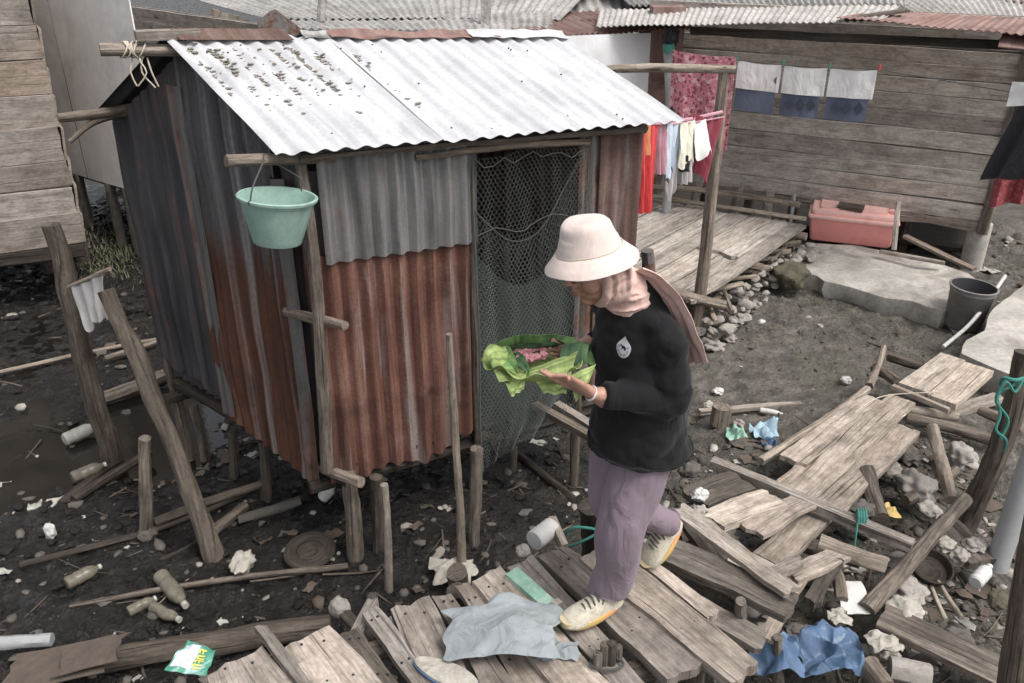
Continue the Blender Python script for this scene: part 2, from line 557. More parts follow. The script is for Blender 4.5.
M['asbestos'] = asbestos('grey_fibre_cement', srgb(120, 117, 114), srgb(172, 168, 164))
M['asbestos_pale'] = asbestos('pale_fibre_cement', srgb(140, 136, 131), srgb(186, 181, 175))


def plain(name, col, rough=.6, var=.25, scale=6, bump=.15, grime=None, gamt=.5, **k):
    n = NT(name)
    p = n.coord('Object')
    a = n.noise(p, scale, 5, .6, .3); b = n.noise(p, scale * 9, 4, .6)
    c = n.mix(var, col, n.ramp(a, [(.3, G3(.45)), (.62, G3(1.2))]), 'MULTIPLY')
    c = n.mix(var * .8, c, n.ramp(b, [(.3, G3(.6)), (.62, G3(1.15))]), 'MULTIPLY')
    if grime:
        g = n.rampv(n.noise(p, scale * .7, 6, .65, .6), .5, .66)
        c = n.mix(n.math('MULTIPLY', g, gamt), c, grime)
    return n.out(c, rough, 0, n.bump(n.math('ADD', a, n.math('MULTIPLY', b, .4)), bump, .01), **k)


def fabric(name, col, rough=.9, weave=700, var=.2, folds=.0, sheen=.1):
    n = NT(name)
    p = n.coord('Object')
    w = n.noise(p, weave, 2, .5)
    a = n.noise(p, 9, 4, .6, .4)
    c = n.mix(var, col, n.ramp(a, [(.3, G3(.6)), (.65, G3(1.15))]), 'MULTIPLY')
    c = n.mix(.25, c, n.ramp(w, [(.35, G3(.7)), (.65, G3(1.15))]), 'MULTIPLY')
    nm = n.bump(w, .25, .001)
    if folds:
        f = n.noise(n.map(p, (1, 1, .45)), 11, 3, .5, 1.2)
        nm = n.bump(f, folds, .03, nm)
    m = n.out(c, rough, 0, nm)
    n.b.inputs['Sheen Weight'].default_value = sheen
    return m


M['panel'] = plain('white_panel', srgb(226, 222, 218), .7, .25, 1.3, .05, srgb(140, 120, 102), .35)
M['concrete'] = plain('worn_concrete', srgb(172, 166, 157), .92, .6, 3.6, .6, srgb(118, 110, 100), .7)
M['concrete_dark'] = plain('wet_concrete_edge', srgb(104, 98, 90), .9, .6, 5, .6, srgb(70, 64, 58), .6)
M['stone'] = plain('grey_stone', srgb(150, 143, 135), .9, .5, 9, .4, srgb(92, 84, 76), .5)
M['stone_dark'] = plain('muddy_stone', srgb(92, 86, 80), .8, .5, 9, .5, srgb(54, 49, 44), .6)
M['stone_moss'] = plain('mossy_stone', srgb(88, 84, 68), .95, .6, 12, .6, srgb(62, 66, 44), .7)
M['teal'] = plain('teal_plastic', srgb(138, 170, 158), .5, .3, 7, .05, srgb(104, 132, 120), .6)
M['pink'] = plain('salmon_plastic', srgb(216, 132, 124), .5, .15, 4, .05, srgb(168, 110, 100), .35)
M['pink_lid'] = plain('pale_salmon_plastic', srgb(242, 188, 178), .5, .12, 4, .05, srgb(190, 140, 128), .35)
M['bucket_grey'] = plain('grey_plastic', srgb(120, 117, 114), .6, .3, 7, .1, srgb(150, 142, 132), .5)
M['bucket_in'] = plain('dark_plastic', srgb(62, 62, 66), .5, .2, 7, .1)
M['pvc'] = plain('grey_pvc', srgb(150, 151, 152), .5, .2, 4, .03, srgb(120, 114, 106), .5)
M['white_pl'] = plain('white_plastic', srgb(192, 190, 186), .5, .2, 12, .1, srgb(150, 142, 132), .4)
M['foam'] = plain('dirty_foam', srgb(168, 161, 150), .9, .5, 10, .5, srgb(104, 95, 84), .75)
M['tarp'] = fabric('white_tarp', srgb(206, 206, 208), .6, 300, .12, .2)
M['bluebag'] = plain('blue_bag_film', srgb(76, 102, 134), .38, .45, 8, .15, srgb(104, 118, 132), .6)
M['paleblue'] = plain('pale_blue_film', srgb(150, 180, 196), .3, .3, 14, .5)
M['bottle'] = plain('murky_bottle', srgb(112, 106, 92), .25, .5, 16, .3, srgb(66, 60, 52), .7)
M['bottle_clear'] = plain('clouded_bottle', srgb(168, 166, 156), .2, .5, 16, .3, srgb(94, 88, 78), .6)
M['card'] = plain('wet_cardboard', srgb(92, 80, 70), .8, .5, 5, .3, srgb(72, 62, 55), .5)
M['rope'] = fabric('pale_rope', srgb(188, 176, 156), .95, 400, .3)
M['rope_teal'] = fabric('teal_rope', srgb(40, 124, 112), .8, 400, .3)
M['rope_dark'] = fabric('dark_cord', srgb(70, 70, 68), .9, 400, .3)
M['wire'] = plain('dull_wire', srgb(88, 94, 90), .55, .3, 20, .0)
M['moss'] = plain('roof_moss', srgb(132, 126, 115), 1, .5, 40, .5)
M['black'] = plain('black_cap', srgb(34, 34, 38), .5, .2, 10, .1)
M['hyac'] = plain('low_weed', srgb(98, 99, 74), .9, .5, 30, .3, srgb(110, 100, 80), .5)
M['glass_scum'] = M['bottle']
# ------------------------------------------------------------------ ground
MUDZ = -.80


def sstep(a, b, x):
    t = max(0.0, min(1.0, (x - a) / (b - a)))
    return t * t * (3 - 2 * t)


def mud_h(x, y, fine=True):
    h = MUDZ
    h += .05 * nz(x * .7, y * .7, 1) + .03 * nz(x * 2.1, y * 2.1, 5)
    # bank of rubbish under the right-hand walkway
    h += .20 * sstep(.75, 1.5, x) * (1 - sstep(4.3, 5.4, y + .3 * (1.5 - x))) * (1 - sstep(3.0, 4.2, x) * .3)
    # low wet channel on the left, shallow pool beside the posts
    h -= .05 * sstep(-1.2, -2.6, x) * (1 - sstep(6.5, 8, y))
    h -= .09 * math.exp(-(((x + 2.38) / .40) ** 2 + ((y - 4.82) / .40) ** 2))
    h += .25 * sstep(7.2, 9.0, y) * sstep(-2.2, -3.0, x) * (1 - sstep(-6, -7, x))
    if fine:
        f = .5 * nz(x * 6, y * 6, 2) + .35 * nz(x * 13, y * 13, 3) + .3 * nz(x * 27, y * 27, 8)
        h += .05 * f + .014 * nz(x * 45, y * 45, 31)
        r = abs(nz(x * 9, y * 9, 14))
        h -= .02 * max(0, .2 - r) * 5 * .5
    return h


def axis(lo, hi, step, far):
    a = []
    x = lo
    while x < hi:
        a.append(x); x += step
    out, s_ = [], step
    x = hi
    while x < far:
        out.append(x); s_ *= 1.35; x += s_
    low, s_ = [], step
    x = lo - step
    while x > -far:
        low.append(x); s_ *= 1.35; x -= s_
    return low[::-1] + a + out


mb = MB()
xs = axis(-4.6, 5.2, .028, 70)
ys = axis(1.5, 9.2, .028, 70)
for y in ys:
    for x in xs:
        near = -6 < x < 7 and 1 < y < 10
        mb.v.append(V((x, y, mud_h(x, y, near) if near else MUDZ)))
W_ = len(xs)
me = bpy.data.meshes.new('mud_ground')
me.from_pydata(mb.v, [], [(j * W_ + i, j * W_ + i + 1, (j + 1) * W_ + i + 1, (j + 1) * W_ + i) for j in range(len(ys) - 1) for i in range(W_ - 1)])
me.materials.append(M['mud'])
me.polygons.foreach_set('use_smooth', [True] * len(me.polygons))
ground = bpy.data.objects.new('mud_ground', me); C.objects.link(ground)
struct(ground)

mb = MB()
mb.grid(lambda s, t: V((-12 + 11.2 * s, 2.4 + 6 * t, -.856)), 4, 4, .02)
struct(mb.build('water', M['water']))


# helper: slab with irregular outline from a list of top points
def slab(name, pts, th, mat, rough=.02, nsub=10):
    mb = MB()
    P = []
    n = len(pts)
    for i in range(n):
        a, b = V(pts[i]), V(pts[(i + 1) % n])
        m = max(2, int((b - a).length / .12))
        for j in range(m):
            p = a.lerp(b, j / m)
            P.append(p + V((nz(p.x * 4, p.y * 4, 1), nz(p.x * 4, p.y * 4, 9), 0)) * rough * 2 + V((nz(p.x * 13, p.y * 13, 1), nz(p.x * 13, p.y * 13, 9), 0)) * rough)
    c = sum(P, V((0, 0, 0))) / len(P)
    o = 0
    rings = []
    K = 7
    for k in range(K + 1):
        s_ = 1 - k / K
        ring = []
        for p in P:
            q = c + (p - c) * s_
            q = q + V((0, 0, nz(q.x * 2.5, q.y * 2.5, 3) * rough * .7 - (rough * .5 if k == 0 else 0)))
            mb.v.append(q); ring.append(len(mb.v) - 1)
        rings.append(ring)
    low = []
    for p in P:
        q = p + (p - c).normalized() * (-.03 + nz(p.x * 5, p.y * 5, 4) * rough) + V((0, 0, -th)); mb.v.append(q); low.append(len(mb.v) - 1)
    mid = []
    for p in P:
        q = p + (p - c).normalized() * (nz(p.x * 7, p.y * 7, 14) * rough * 1.5) + V((0, 0, -th * .5)); mb.v.append(q); mid.append(len(mb.v) - 1)
    m = len(P)
    def flip(idx): return idx
    for k in range(K):
        for i in range(m):
            j = (i + 1) % m
            mb.face((rings[k][i], rings[k][j], rings[k + 1][j], rings[k + 1][i]))
    for i in range(m):
        j = (i + 1) % m
        mb.face((mid[i], mid[j], rings[0][j], rings[0][i]))
        mb.face((low[i], low[j], mid[j], mid[i]))
    mb.face(low[::-1])
    return mb.build(name, mat, auto=50)


o = slab('path', [at(962, 352, z=-.47), at(1012, 374, z=-.47), at(1060, 400, z=-.47), at(1180, 300, z=-.47), at(1060, 262, z=-.47), at(1004, 298, z=-.47)], .3, M['concrete'])
struct(o)
o = slab('pavement', [at(800, 272, z=-.63), at(868, 290, z=-.63), at(946, 308, z=-.63), at(985, 300, z=-.63), at(990, 283, z=-.63), at(955, 268, z=-.63), at(900, 252, z=-.63), at(812, 238, z=-.63), at(790, 247, z=-.63)], .2, M['concrete'], .05)
struct(o)


def interp(a, b, t): return V(a) + (V(b) - V(a)) * t


# corrugated sheet between four corners: s runs across the waves, t along them
def corr(mb, o, u, v, pitch=.085, amp=.009, th=.0016, top=None, bot=None, bend=.012, nv=10, sl=None):
    o, u, v = V(o), V(u), V(v)
    n = u.cross(v).normalized()
    L = u.length
    waves = L / pitch
    sd = random.uniform(0, 500)
    def fn(s, t):
        t0 = bot(s) if bot else 0.0
        t1 = top(s) if top else 1.0
        tt = t0 + (t1 - t0) * t
        w = math.sin(2 * math.pi * waves * s) * amp * (1 + .25 * nz(sd, s * 5, tt * 3))
        b = nz(sd, s * 2.2, tt * 2.5) * bend
        return o + u * s + v * tt + n * (w + b)
    mb.grid(fn, max(12, int(waves * 8)), nv, th, L, v.length)


# ------------------------------------------------------------------ the corrugated shed
FL, FR, BL = V((-.93, 3.65, 0)), V((.66, 4.47, 0)), V((-2.15, 4.67, 0))
BR = FR + (BL - FL)
RA, RB, RC, RD = V((-.965, 3.49, 1.462)), V((.885, 4.44, 1.40)), V((-1.555, 4.03, 1.857)), V((.274, 4.976, 1.735))
uF = (FR - FL); uL = (BL - FL)
nF = V((uF.y, -uF.x, 0)).normalized()          # outward, front
nL = V((-uL.y, uL.x, 0)).normalized()          # outward, left
if nL.x > 0: nL = -nL
UP = V((0, 0, 1))
shed = empty('shed', (-.7, 4.5, MUDZ), 'small rusty corrugated iron shed on stilts with a bright white sheet roof', 'shed')


def fpt(s, z, off=0): return FL + uF * s + UP * z + nF * off
def lpt(s, z, off=0): return FL + uL * s + UP * z + nL * off


def jag(a, f=9, sd=0): return lambda s: a * (nz(s * f, sd, 1) + .6 * nz(s * f * 3.1, sd, 4))


mb = MB()   # upper grey front sheet
jj = jag(.006, 5, 2)
corr(mb, fpt(.0475, .90, .012), uF * .4275, UP * .53, .085, .016, bot=lambda s: jj(s) + .015 - .03 * s)
mb.build('wall_sheet', M['galv'], shed)['label'] = 'dull grey upper wall sheet'
mb = MB()
jb = jag(.04, 4, 5)
corr(mb, fpt(.0, -.30, -.012), uF * .475, UP * 1.24, .085, .017, bot=lambda s: jb(s) + (.14 * max(0, s - .72) ** 1 * 2.2), bend=.02)
mb.build('wall_sheet', M['rust_mauve'], shed)['label'] = 'mauve rusted lower wall sheet'
mb = MB()
corr(mb, fpt(.80, -.10, .0), uF * .075, UP * 1.45, .07, .008)
mb.build('wall_sheet', M['galv_strip'], shed)['label'] = 'narrow grey strip by the doorway'
mb = MB()
corr(mb, fpt(.865, -.18, .012), uF * .145, UP * 1.55, .075, .010, bot=jag(.04, 5, 8))
mb.build('wall_sheet', M['rust_brown'], shed)['label'] = 'brown rusted sheet right of the doorway'
# left wall, top edge follows the gable
def gable(s): return 1.40 + .42 * (1 - abs(s - .47) / .5)
mb = MB()
zb = -.12
corr(mb, lpt(.56, 0, .0), uL * .45, UP * 1.0, .085, .007, top=lambda s: gable(.56 + .45 * s) - .03, bot=lambda s: zb + .06 * nz(s * 6, 3, 1) - .05 * (1 - s) + .03, bend=.015, nv=16)
mb.build('wall_sheet', M['galv_dark'], shed)['label'] = 'dark blue grey side sheet'
mb = MB()
corr(mb, lpt(.10, 0, .012), uL * .48, UP * 1.0, .085, .008, top=lambda s: gable(.10 + .48 * s) - .03, bot=lambda s: -.34 + .05 * nz(s * 5, 3, 7) + .10 * s, bend=.02, nv=16)
mb.build('wall_sheet', M['rust_red'], shed)['label'] = 'red rusted side sheet'
mb = MB()
corr(mb, lpt(.50, 0, .026), uL * .075, UP * 1.0, .06, .006, top=lambda s: 1.62, bot=lambda s: -.2, bend=.01, nv=14)
mb.build('wall_strip', M['galv_strip'], shed)
mb = MB()
corr(mb, lpt(.045, 0, .02), uL * .085, UP * 1.0, .10, .016, top=lambda s: 1.3, bot=lambda s: -.36, bend=.01, nv=14)
mb.build('wall_strip', M['galv_strip'], shed)
# inner walls so the inside stays dark
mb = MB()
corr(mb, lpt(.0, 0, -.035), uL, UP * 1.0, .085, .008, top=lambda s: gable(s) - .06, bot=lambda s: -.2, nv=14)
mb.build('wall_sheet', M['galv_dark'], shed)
mb = MB()
corr(mb, fpt(.0, -.22, -.05), uF * .10, UP * 1.55, .085, .008)
mb.build('wall_sheet', M['rust_red'], shed)
mb = MB()
corr(mb, BL + UP * -.2, BR - BL, UP * 1.58, .085, .008)
mb.build('wall_sheet', M['galv_dark'], shed)
mb = MB()
corr(mb, FR + UP * -.2, BR - FR, UP * 1.0, .085, .008, top=lambda s: gable(s) - .06 + .1, bot=lambda s: 0, nv=12)
mb.build('wall_sheet', M['rust_brown'], shed)
mb = MB()
for i in range(12):
    a = FL.lerp(FR, (i + .5) / 12); b = BL.lerp(BR, (i + .5) / 12)
    mb.plank(a.lerp(b, .03) + UP * -.22, a.lerp(b, .97) + UP * -.22, .135, .02)
mb.build('floor', M['darkwood'], shed)
for s in (.03, .5, .97):
    mb = MB(); a = FL.lerp(FR, s) + UP * -.275; b = BL.lerp(BR, s) + UP * -.275
    mb.tube([a - (b - a) * .03, b + (b - a) * .02], .035, 9, .15); mb.build('floor_beam', M['darkwood'], shed)
for s in (.05, .95):
    mb = MB(); a = FL.lerp(BL, s) + UP * -.335; b = FR.lerp(BR, s) + UP * -.335
    mb.tube([a - (b - a) * .04, b], .035, 9, .15); mb.build('floor_beam', M['darkwood'], shed)
# roof: three lapped front sheets, two back sheets
uR, vR = RB - RA, RC - RA
nR = uR.cross(vR).normalized()
def rpt(s, t, off=0):
    return (RA * (1 - s) + RB * s) * (1 - t) + (RC * (1 - s) + RD * s) * t + nR * off
for k, (a, b, of) in enumerate(((0, .37, .0), (.355, .70, .0035), (.685, 1.0, .0))):
    mb = MB()
    wv = uR.length / .090
    def fn(s, t, a=a, b=b, of=of):
        q = a + (b - a) * s
        t2 = t * 1.0 - .012 * (k == 1) * (1 - t)
        return rpt(q, t2, math.sin(2 * math.pi * wv * q) * .0088 * (1 + .15 * nz(q * 6, t * 2, k)) + of + .010 * nz(q * 2.5, t * 2.2, 3 + k))
    mb.grid(fn, int((b - a) * wv * 10), 14, .0015, uR.length * (b - a), .95)
    mb.build('roof_sheet', M['galv_roof'], shed)
dB = V((-.72, .63, -.50))
for a, b in ((0, .5), (.49, 1)):
    mb = MB()
    def fn(s, t, a=a, b=b):
        q = a + (b - a) * s
        return RC.lerp(RD, q) + dB * t + UP * (math.sin(2 * math.pi * 23 * q) * .012 - .004)
    mb.grid(lambda s, t: fn(1 - s, t), 90, 8, .0015, 1, .9)
    mb.build('roof_sheet', M['galv_dark'], shed)
# moss in the valleys at the upper left of the roof, nail heads
mb = MB()
wv = uR.length / .090
random.seed(5)
for i in range(900):
    q = random.choice((0, 1, 1, 2, 3, 3, 4, 5, 5, 6, 8)) + .25 + random.gauss(0, .13)
    q = (q + .5) / wv
    t = min(.99, max(.30, 1 - abs(random.gauss(0, .24)) - .05 * random.random() - q * .35))
    if nz(q * 40, t * 9, 1) < -.12: continue
    p = rpt(q, t, math.sin(2 * math.pi * wv * q) * .0125 + .004)
    r = .003 + .010 * random.random() ** 2
    mb.blob(p, r * 1.3, r * 1.8, r * .3, .6, random.uniform(0, 3), 0)
o = mb.build('moss_patch', M['moss'], shed); o['kind'] = 'stuff'
mb = MB()
for i in range(20):
    q = (random.randrange(0, 22) + .25 - 0.5 + .5) / wv
    t = random.choice((.08, .5, .86)) + random.uniform(-.05, .05)
    p = rpt(min(q, .99), t, .013)
    mb.blob(p, .005, .005, .004, .1, 0, 1)
o = mb.build('roof_nails', M['bark'], shed); o['kind'] = 'stuff'
# ridge capping: brown angle at left, crumpled rusty flashing, white piece at right
rdir = (RD - RC).normalized()
def cap(a, b, mat, wF=.085, wB=.08, lift=.02, crumple=.0, lab=None):
    mb = MB()
    fdn = (rpt(.5, .8) - rpt(.5, 1)).normalized(); bdn = dB.normalized()
    def fn(s, t):
        p = RC.lerp(RD, a + (b - a) * s) + UP * (lift + crumple * nz(s * 7, t * 2, a * 9))
        x = (t - .5) * 2
        return p + (fdn * (x * wF * (1 + crumple * 14 * nz(s * 5, 3, a))) if x > 0 else bdn * (-x * wB)) + UP * (-.0 + .012 * (1 - min(1, abs(x) * 4)))
    mb.grid(fn, 36, 8, .002, (b - a) * 2, .2)
    o = mb.build('ridge_cap', mat, shed)
    if lab: o['label'] = lab
cap(.02, .265, M['rust_brown'], .075, .06, .022, 0, 'brown rusted ridge cap')
cap(.36, .80, M['rust_roof'], .05, .07, .022, .016, 'crumpled maroon ridge flashing')
cap(.30, .55, M['galv'], .04, .07, .016, .008)
cap(.72, 1.0, M['galv_roof'], .055, .09, .028, .008, 'white ridge cap at the far end')
mb = MB()
p = RC.lerp(RD, .30)
mb.grid(lambda s, t: p + rdir * (s - .5) * .24 + UP * (-.03 + t * .15 * (1 - abs(s - .35) * 1.2)) + V((-.1, .09, 0)) * 1.0, 8, 6, .004)
mb.build('roof_offcut', M['galv_strip'], shed)
# frame poles
def pole(name, pts, r, mat, parent=shed, rough=.14, sides=10):
    mb = MB(); mb.tube(pts, r, sides, rough); return mb.build(name, mat, parent)
mb = MB()
rp = [RC - rdir * .265 + UP * -.055, RC + rdir * .3 + UP * -.06, RC.lerp(RD, .6) + UP * -.06, RD + UP * -.05]
mb.tube(rp, [.028, .027, .027, .026], 12, .08)
ridge = mb.build('ridge_pole', M['log'], shed)
mb = MB()
random.seed(3)
for k in range(7):
    c0 = RC - rdir * (.10 + .012 * k + random.uniform(-.01, .01)) + UP * -.055
    pts = []
    for q in range(13):
        a = q / 12 * 2 * math.pi
        e = V((-rdir.y, rdir.x, 0)) * math.cos(a) + UP * math.sin(a)
        pts.append(c0 + e * .034 + rdir * .02 * math.sin(a + k))
    mb.tube(pts, .004, 5, seg=.02)
for k in range(4):
    c0 = RC - rdir * (.08 + .02 * k) + UP * -.09
    mb.tube([c0, c0 + V((random.uniform(-.04, .04), -.02, -.06)), c0 + V((random.uniform(-.06, .05), -.02, -.10 - .03 * random.random()))], .0035, 5, seg=.02)
mb.build('rope_binding', M['rope'], ridge)
mb = MB(); mb.plank(RC - rdir * .11 + UP * .02, RC + rdir * .16 + UP * .035, .07, .04); mb.build('wood_block', M['plank_grey'], shed)
e0 = at(58, 118, Y=4.38)
pole('eave_pole', [e0, e0 + V((.2, .12, .0)), e0 + V((.5, .31, .01)), e0 + V((2.0, 1.03, -.05))], [.022, .028, .032, .03], M['bark'])
pole('eave_pole', [e0 + V((.03, .0, -.12)), e0 + V((.16, .1, -.03)), e0 + V((.42, .26, .0))], [.012, .018, .02], M['bark'])
e1 = at(226, 161, Y=3.44); e2 = at(335, 158, Y=3.735)
ed = (e2 - e1)
pole('eave_beam', [e1, e1 + ed * .5, e2], [.026, .024, .022], M['log'])
pole('eave_beam', [fpt(-.02, 1.41, -.035), fpt(.5, 1.385, -.03), fpt(1.03, 1.34, -.035)], .028, M['bark'])
pole('eave_beam', [fpt(.30, 1.355, .03), fpt(.62, 1.35, .03), fpt(.82, 1.32, .025)], [.014, .02, .016], M['log'])
mb = MB(); mb.plank(fpt(.0, 1.425, .07), fpt(1.0, 1.36, .07), .022, .02, up=nF); mb.build('fascia', M['plank_dark'], shed)
# corner posts and door posts
pole('corner_post', [at(300, 160, Y=3.66), at(313, 250, Y=3.60), at(322, 360, Y=3.57), at(327, 470, Y=3.60)], [.026, .026, .03, .033], M['bark'])
pole('door_post', [fpt(.47, -.34, -.02), fpt(.468, 1.36, -.02)], .022, M['bark'])
pole('door_post', [fpt(.83, -.8, -.02), fpt(.825, 1.36, -.02)], .03, M['bark'])
pole('corner_post', [fpt(.99, -.85, -.03), fpt(1.0, 1.36, -.03)], .035, M['bark'])
pole('corner_post', [lpt(.985, -.85, -.04), lpt(.985, 1.36, -.04)], .035, M['bark'])
pole('corner_post', [BR + UP * -.85, BR + UP * 1.3], .035, M['bark'])
pole('cross_pole', [at(286, 311, Y=3.76), at(308, 317, Y=3.66), at(345, 326, Y=3.50)], [.024, .026, .022], M['log'])
# stilts
def stilt(px, py0, py1, r, Yb=None, lean=0, mat='bark'):
    b = at(px, py1, z=MUDZ - .02)
    t = at(px + lean, py0, Y=b.y)
    pole('stilt', [b + UP * -.1, b.lerp(t, .5) + V((.01, 0, 0)), t], [r * 1.05, r, r * .95], M[mat], rough=.2)
stilt(355, 472, 560, .045, lean=-6)
stilt(378, 476, 556, .038, lean=-2)
stilt(388, 485, 592, .020, lean=-4, mat='log')
stilt(264, 440, 500, .032)
stilt(205, 405, 455, .032, lean=-12)
stilt(232, 430, 478, .03)
pole('floor_stub', [at(318, 466, Y=3.75), at(345, 476, Y=3.62), at(362, 482, Y=3.55)], [.028, .03, .03], M['log'])

# chicken wire hung over the doorway
def net(mb, fn, nx, ny, r):
    """hexagonal mesh in s,t space mapped by fn"""
    def seg(a, b):
        a, b = fn(*a), fn(*b)
        d = (b - a)
        if d.length < 1e-5: return
        d.normalize()
        x = d.cross(V((0, 0, 1)) if abs(d.z) < .9 else V((1, 0, 0))).normalized(); y = d.cross(x)
        o = len(mb.v)
        for p in (a, b):
            for k in range(3):
                an = k * 2.0944
                mb.v.append(p + x * math.cos(an) * r + y * math.sin(an) * r)
        for k in range(3):
            k2 = (k + 1) % 3
            mb.face((o + k, o + k2, o + 3 + k2, o + 3 + k), [(0, 0)] * 4)
    dx, dy = 1 / nx, 1 / ny
    for j in range(ny):
        for i in range(nx):
            x = (i + (.5 if j % 2 else 0)) * dx
            y = j * dy
            seg((x, y), (x, y + dy * .4))
            seg((x, y + dy * .4), (x + dx * .5, y + dy))
            seg((x, y + dy * .4), (x - dx * .5, y + dy))
wire = empty('netting_curtain', fpt(.63, -.5, .05), 'grey wire netting hung over the dark doorway of the shed', 'netting')
def nfn(s, t):
    # t from bottom to top
    sw = .46 + .355 * s * (.42 + .58 * sstep(-.12, .30, t))
    z = -.42 + .16 * s + (1.74 - .16 * s) * t
    return fpt(sw, z + .02 * nz(s * 3, t * 4, 1), .035 + .05 * (1 - t) + .03 * nz(s * 4, t * 3, 2) + .02 * nz(s * 9, t * 5, 5))
mb = MB(); net(mb, nfn, 27, 86, .00095); mb.build('wire_mesh', M['wire'], wire, smooth=False)
def nfn2(s, t):
    z = -.34 + (1.40 - .30 * math.sin(math.pi * min(1, s * 1.0)) + .2 * s) * t
    return fpt(.465 + .34 * s, z, .0 + .05 * (1 - t) + .04 * nz(s * 3, t * 4, 8))
mb = MB(); net(mb, nfn2, 24, 60, .0009); mb.build('wire_mesh', M['wire'], wire, smooth=False)
mb = MB()
mb.tube([nfn2(i / 12, 1.0) + nF * .01 for i in range(13)], .0035, 5, seg=.04)
mb.tube([nfn(i / 12, .78 + .015 * math.sin(i)) + nF * .006 for i in range(13)], .003, 5, seg=.04)
mb.tube([nfn(i / 12, 1.0 - .03 * abs(math.sin(i * 1.1))) + nF * .006 for i in range(13)], .0035, 5, seg=.04)
mb.tube([nfn(-.01, i / 12) + nF * .004 for i in range(13)], .005, 5, seg=.04)
mb.build('edge_cord', M['rope_dark'], wire)
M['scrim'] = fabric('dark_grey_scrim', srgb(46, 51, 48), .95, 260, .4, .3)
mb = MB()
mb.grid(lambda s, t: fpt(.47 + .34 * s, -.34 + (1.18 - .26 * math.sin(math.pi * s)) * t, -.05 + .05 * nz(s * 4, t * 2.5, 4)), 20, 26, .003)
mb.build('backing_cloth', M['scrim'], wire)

# ------------------------------------------------------------------ board walls
def board_wall(mb, o, u, h, n, th=.02, lap=.012, out=None, jagr=.01):
    """clapboard wall; o bottom corner, u along, h height, n boards"""
    o, u = V(o), V(u)
    nn = out.normalized()
    L = u.length
    mb.box(o + u * .5 + UP * h * .5 - nn * .02, u * .495, UP * h * .5, nn * .008)
    zz = 0
    hs = [random.uniform(.8, 1.2) for _ in range(n)]
    sc = h / sum(hs)
    for k in range(n):
        bh = hs[k] * sc
        c = zz + bh / 2
        tl = random.uniform(-.012, .012)
        off = nn * random.uniform(0, .006)
        a = o + UP * (c + tl) + nn * th + off; b = o + u + UP * (c - tl) + nn * th + off
        mb.plank(a - u / L * random.uniform(0, .03), b + u / L * random.uniform(0, .03), bh - random.uniform(.001, .010), th, up=nn + UP * -.09, jag=jagr, rough=.005, warp=.006, seglen=.25)
        zz += bh


random.seed(21)
# right-hand house
WR, WLft = at(986, 222, z=-.32), at(640, 176, z=-.32)
uW = WR - WLft
nW = V((uW.y, -uW.x, 0)).normalized()
if nW.y > 0: nW = -nW
hr = empty('plank_house', WLft.lerp(WR, .5) + UP * -.4, 'grey plank house on stilts with three towels hung along its wall', 'house')
mb = MB()
board_wall(mb, WLft, uW, 1.86, 12, out=nW)
mb.build('plank_wall', M['wallR'], hr)
mb = MB()
sideR = V((.55, .84, 0)).normalized()
ss = WR + nW * .0
board_wall(mb, ss, sideR * 2.6, 1.86, 10, out=V((sideR.y, -sideR.x, 0)))
mb.build('plank_wall', M['wallR'], hr)
mb = MB(); mb.plank(WR + nW * .045 + UP * -.12 + uW.normalized() * -.02, WR + nW * .045 + UP * 1.84 + uW.normalized() * -.02, .075, .025, up=nW); mb.build('corner_board', M['plank_grey'], hr)
mb = MB(); mb.tube([WR + nW * .09 + V((.02, 0, -.1)), WR + nW * .09 + V((.06, 0, 1.8))], .022, 8, .1); mb.build('corner_pole', M['pale_pole'], hr)
mb = MB(); mb.plank(WLft + nW * .03 + UP * -.03, WR + nW * .03 + UP * -.045, .10, .05, up=nW, rough=.02, jag=.05); mb.build('sill_beam', M['log'], hr)
for t in (.02, .2, .34, .48, .62, .8):
    p = WLft.lerp(WR, t) - nW * .25
    mb = MB(); mb.tube([p + UP * -.65, p + UP * -.03], .06, 9, .12); mb.build('stilt', M['bark'], hr)
mb = MB(); pp = at(970, 268, z=-.83); pt_ = V((pp.x, pp.y, -.36))
mb.tube([pp + UP * -.1, pt_], .105, 16, .01); mb.build('concrete_pier', M['concrete'], hr)
mb = MB()
mb.box(WLft.lerp(WR, .5) - nW * 1.0 + UP * .55 + V((0, 0, -.9)), uW * .5, nW * .9, UP * .02); mb.build('floor', M['darkwood'], hr)
# small boards and rubbish filling under the house
for t, zz, w in ((.1, -.62, .12), (.22, -.48, .1), (.36, -.6, .16), (.45, -.45, .08)):
    p = WLft.lerp(WR, t) + nW * .02
    mb = MB(); mb.plank(p + UP * (zz), p + uW * .09 + UP * (zz + random.uniform(-.04, .04)), w, .02, up=nW)
    mb.build('skirt_board', M['plank_grey'], hr)

def roofsheet(name, parent, pts, mat, waves, amp=.02, sag=.015, th=.006, nv=8):
    """pts: eave left, eave right, top right, top left"""
    a, b, c, d = map(V, pts)
    n = (b - a).cross(d - a).normalized()
    if n.z < 0: n = -n
    mb = MB()
    sd = random.uniform(0, 99)
    mb.grid(lambda s, t: (a * (1 - s) + b * s) * (1 - t) + (d * (1 - s) + c * s) * t + n * (amp * math.sin(2 * math.pi * waves * s) + sag * nz(s * 3, t * 2, sd) + .0), waves * 8, nv, th, (b - a).length, (d - a).length)
    return mb.build(name, mat, parent)


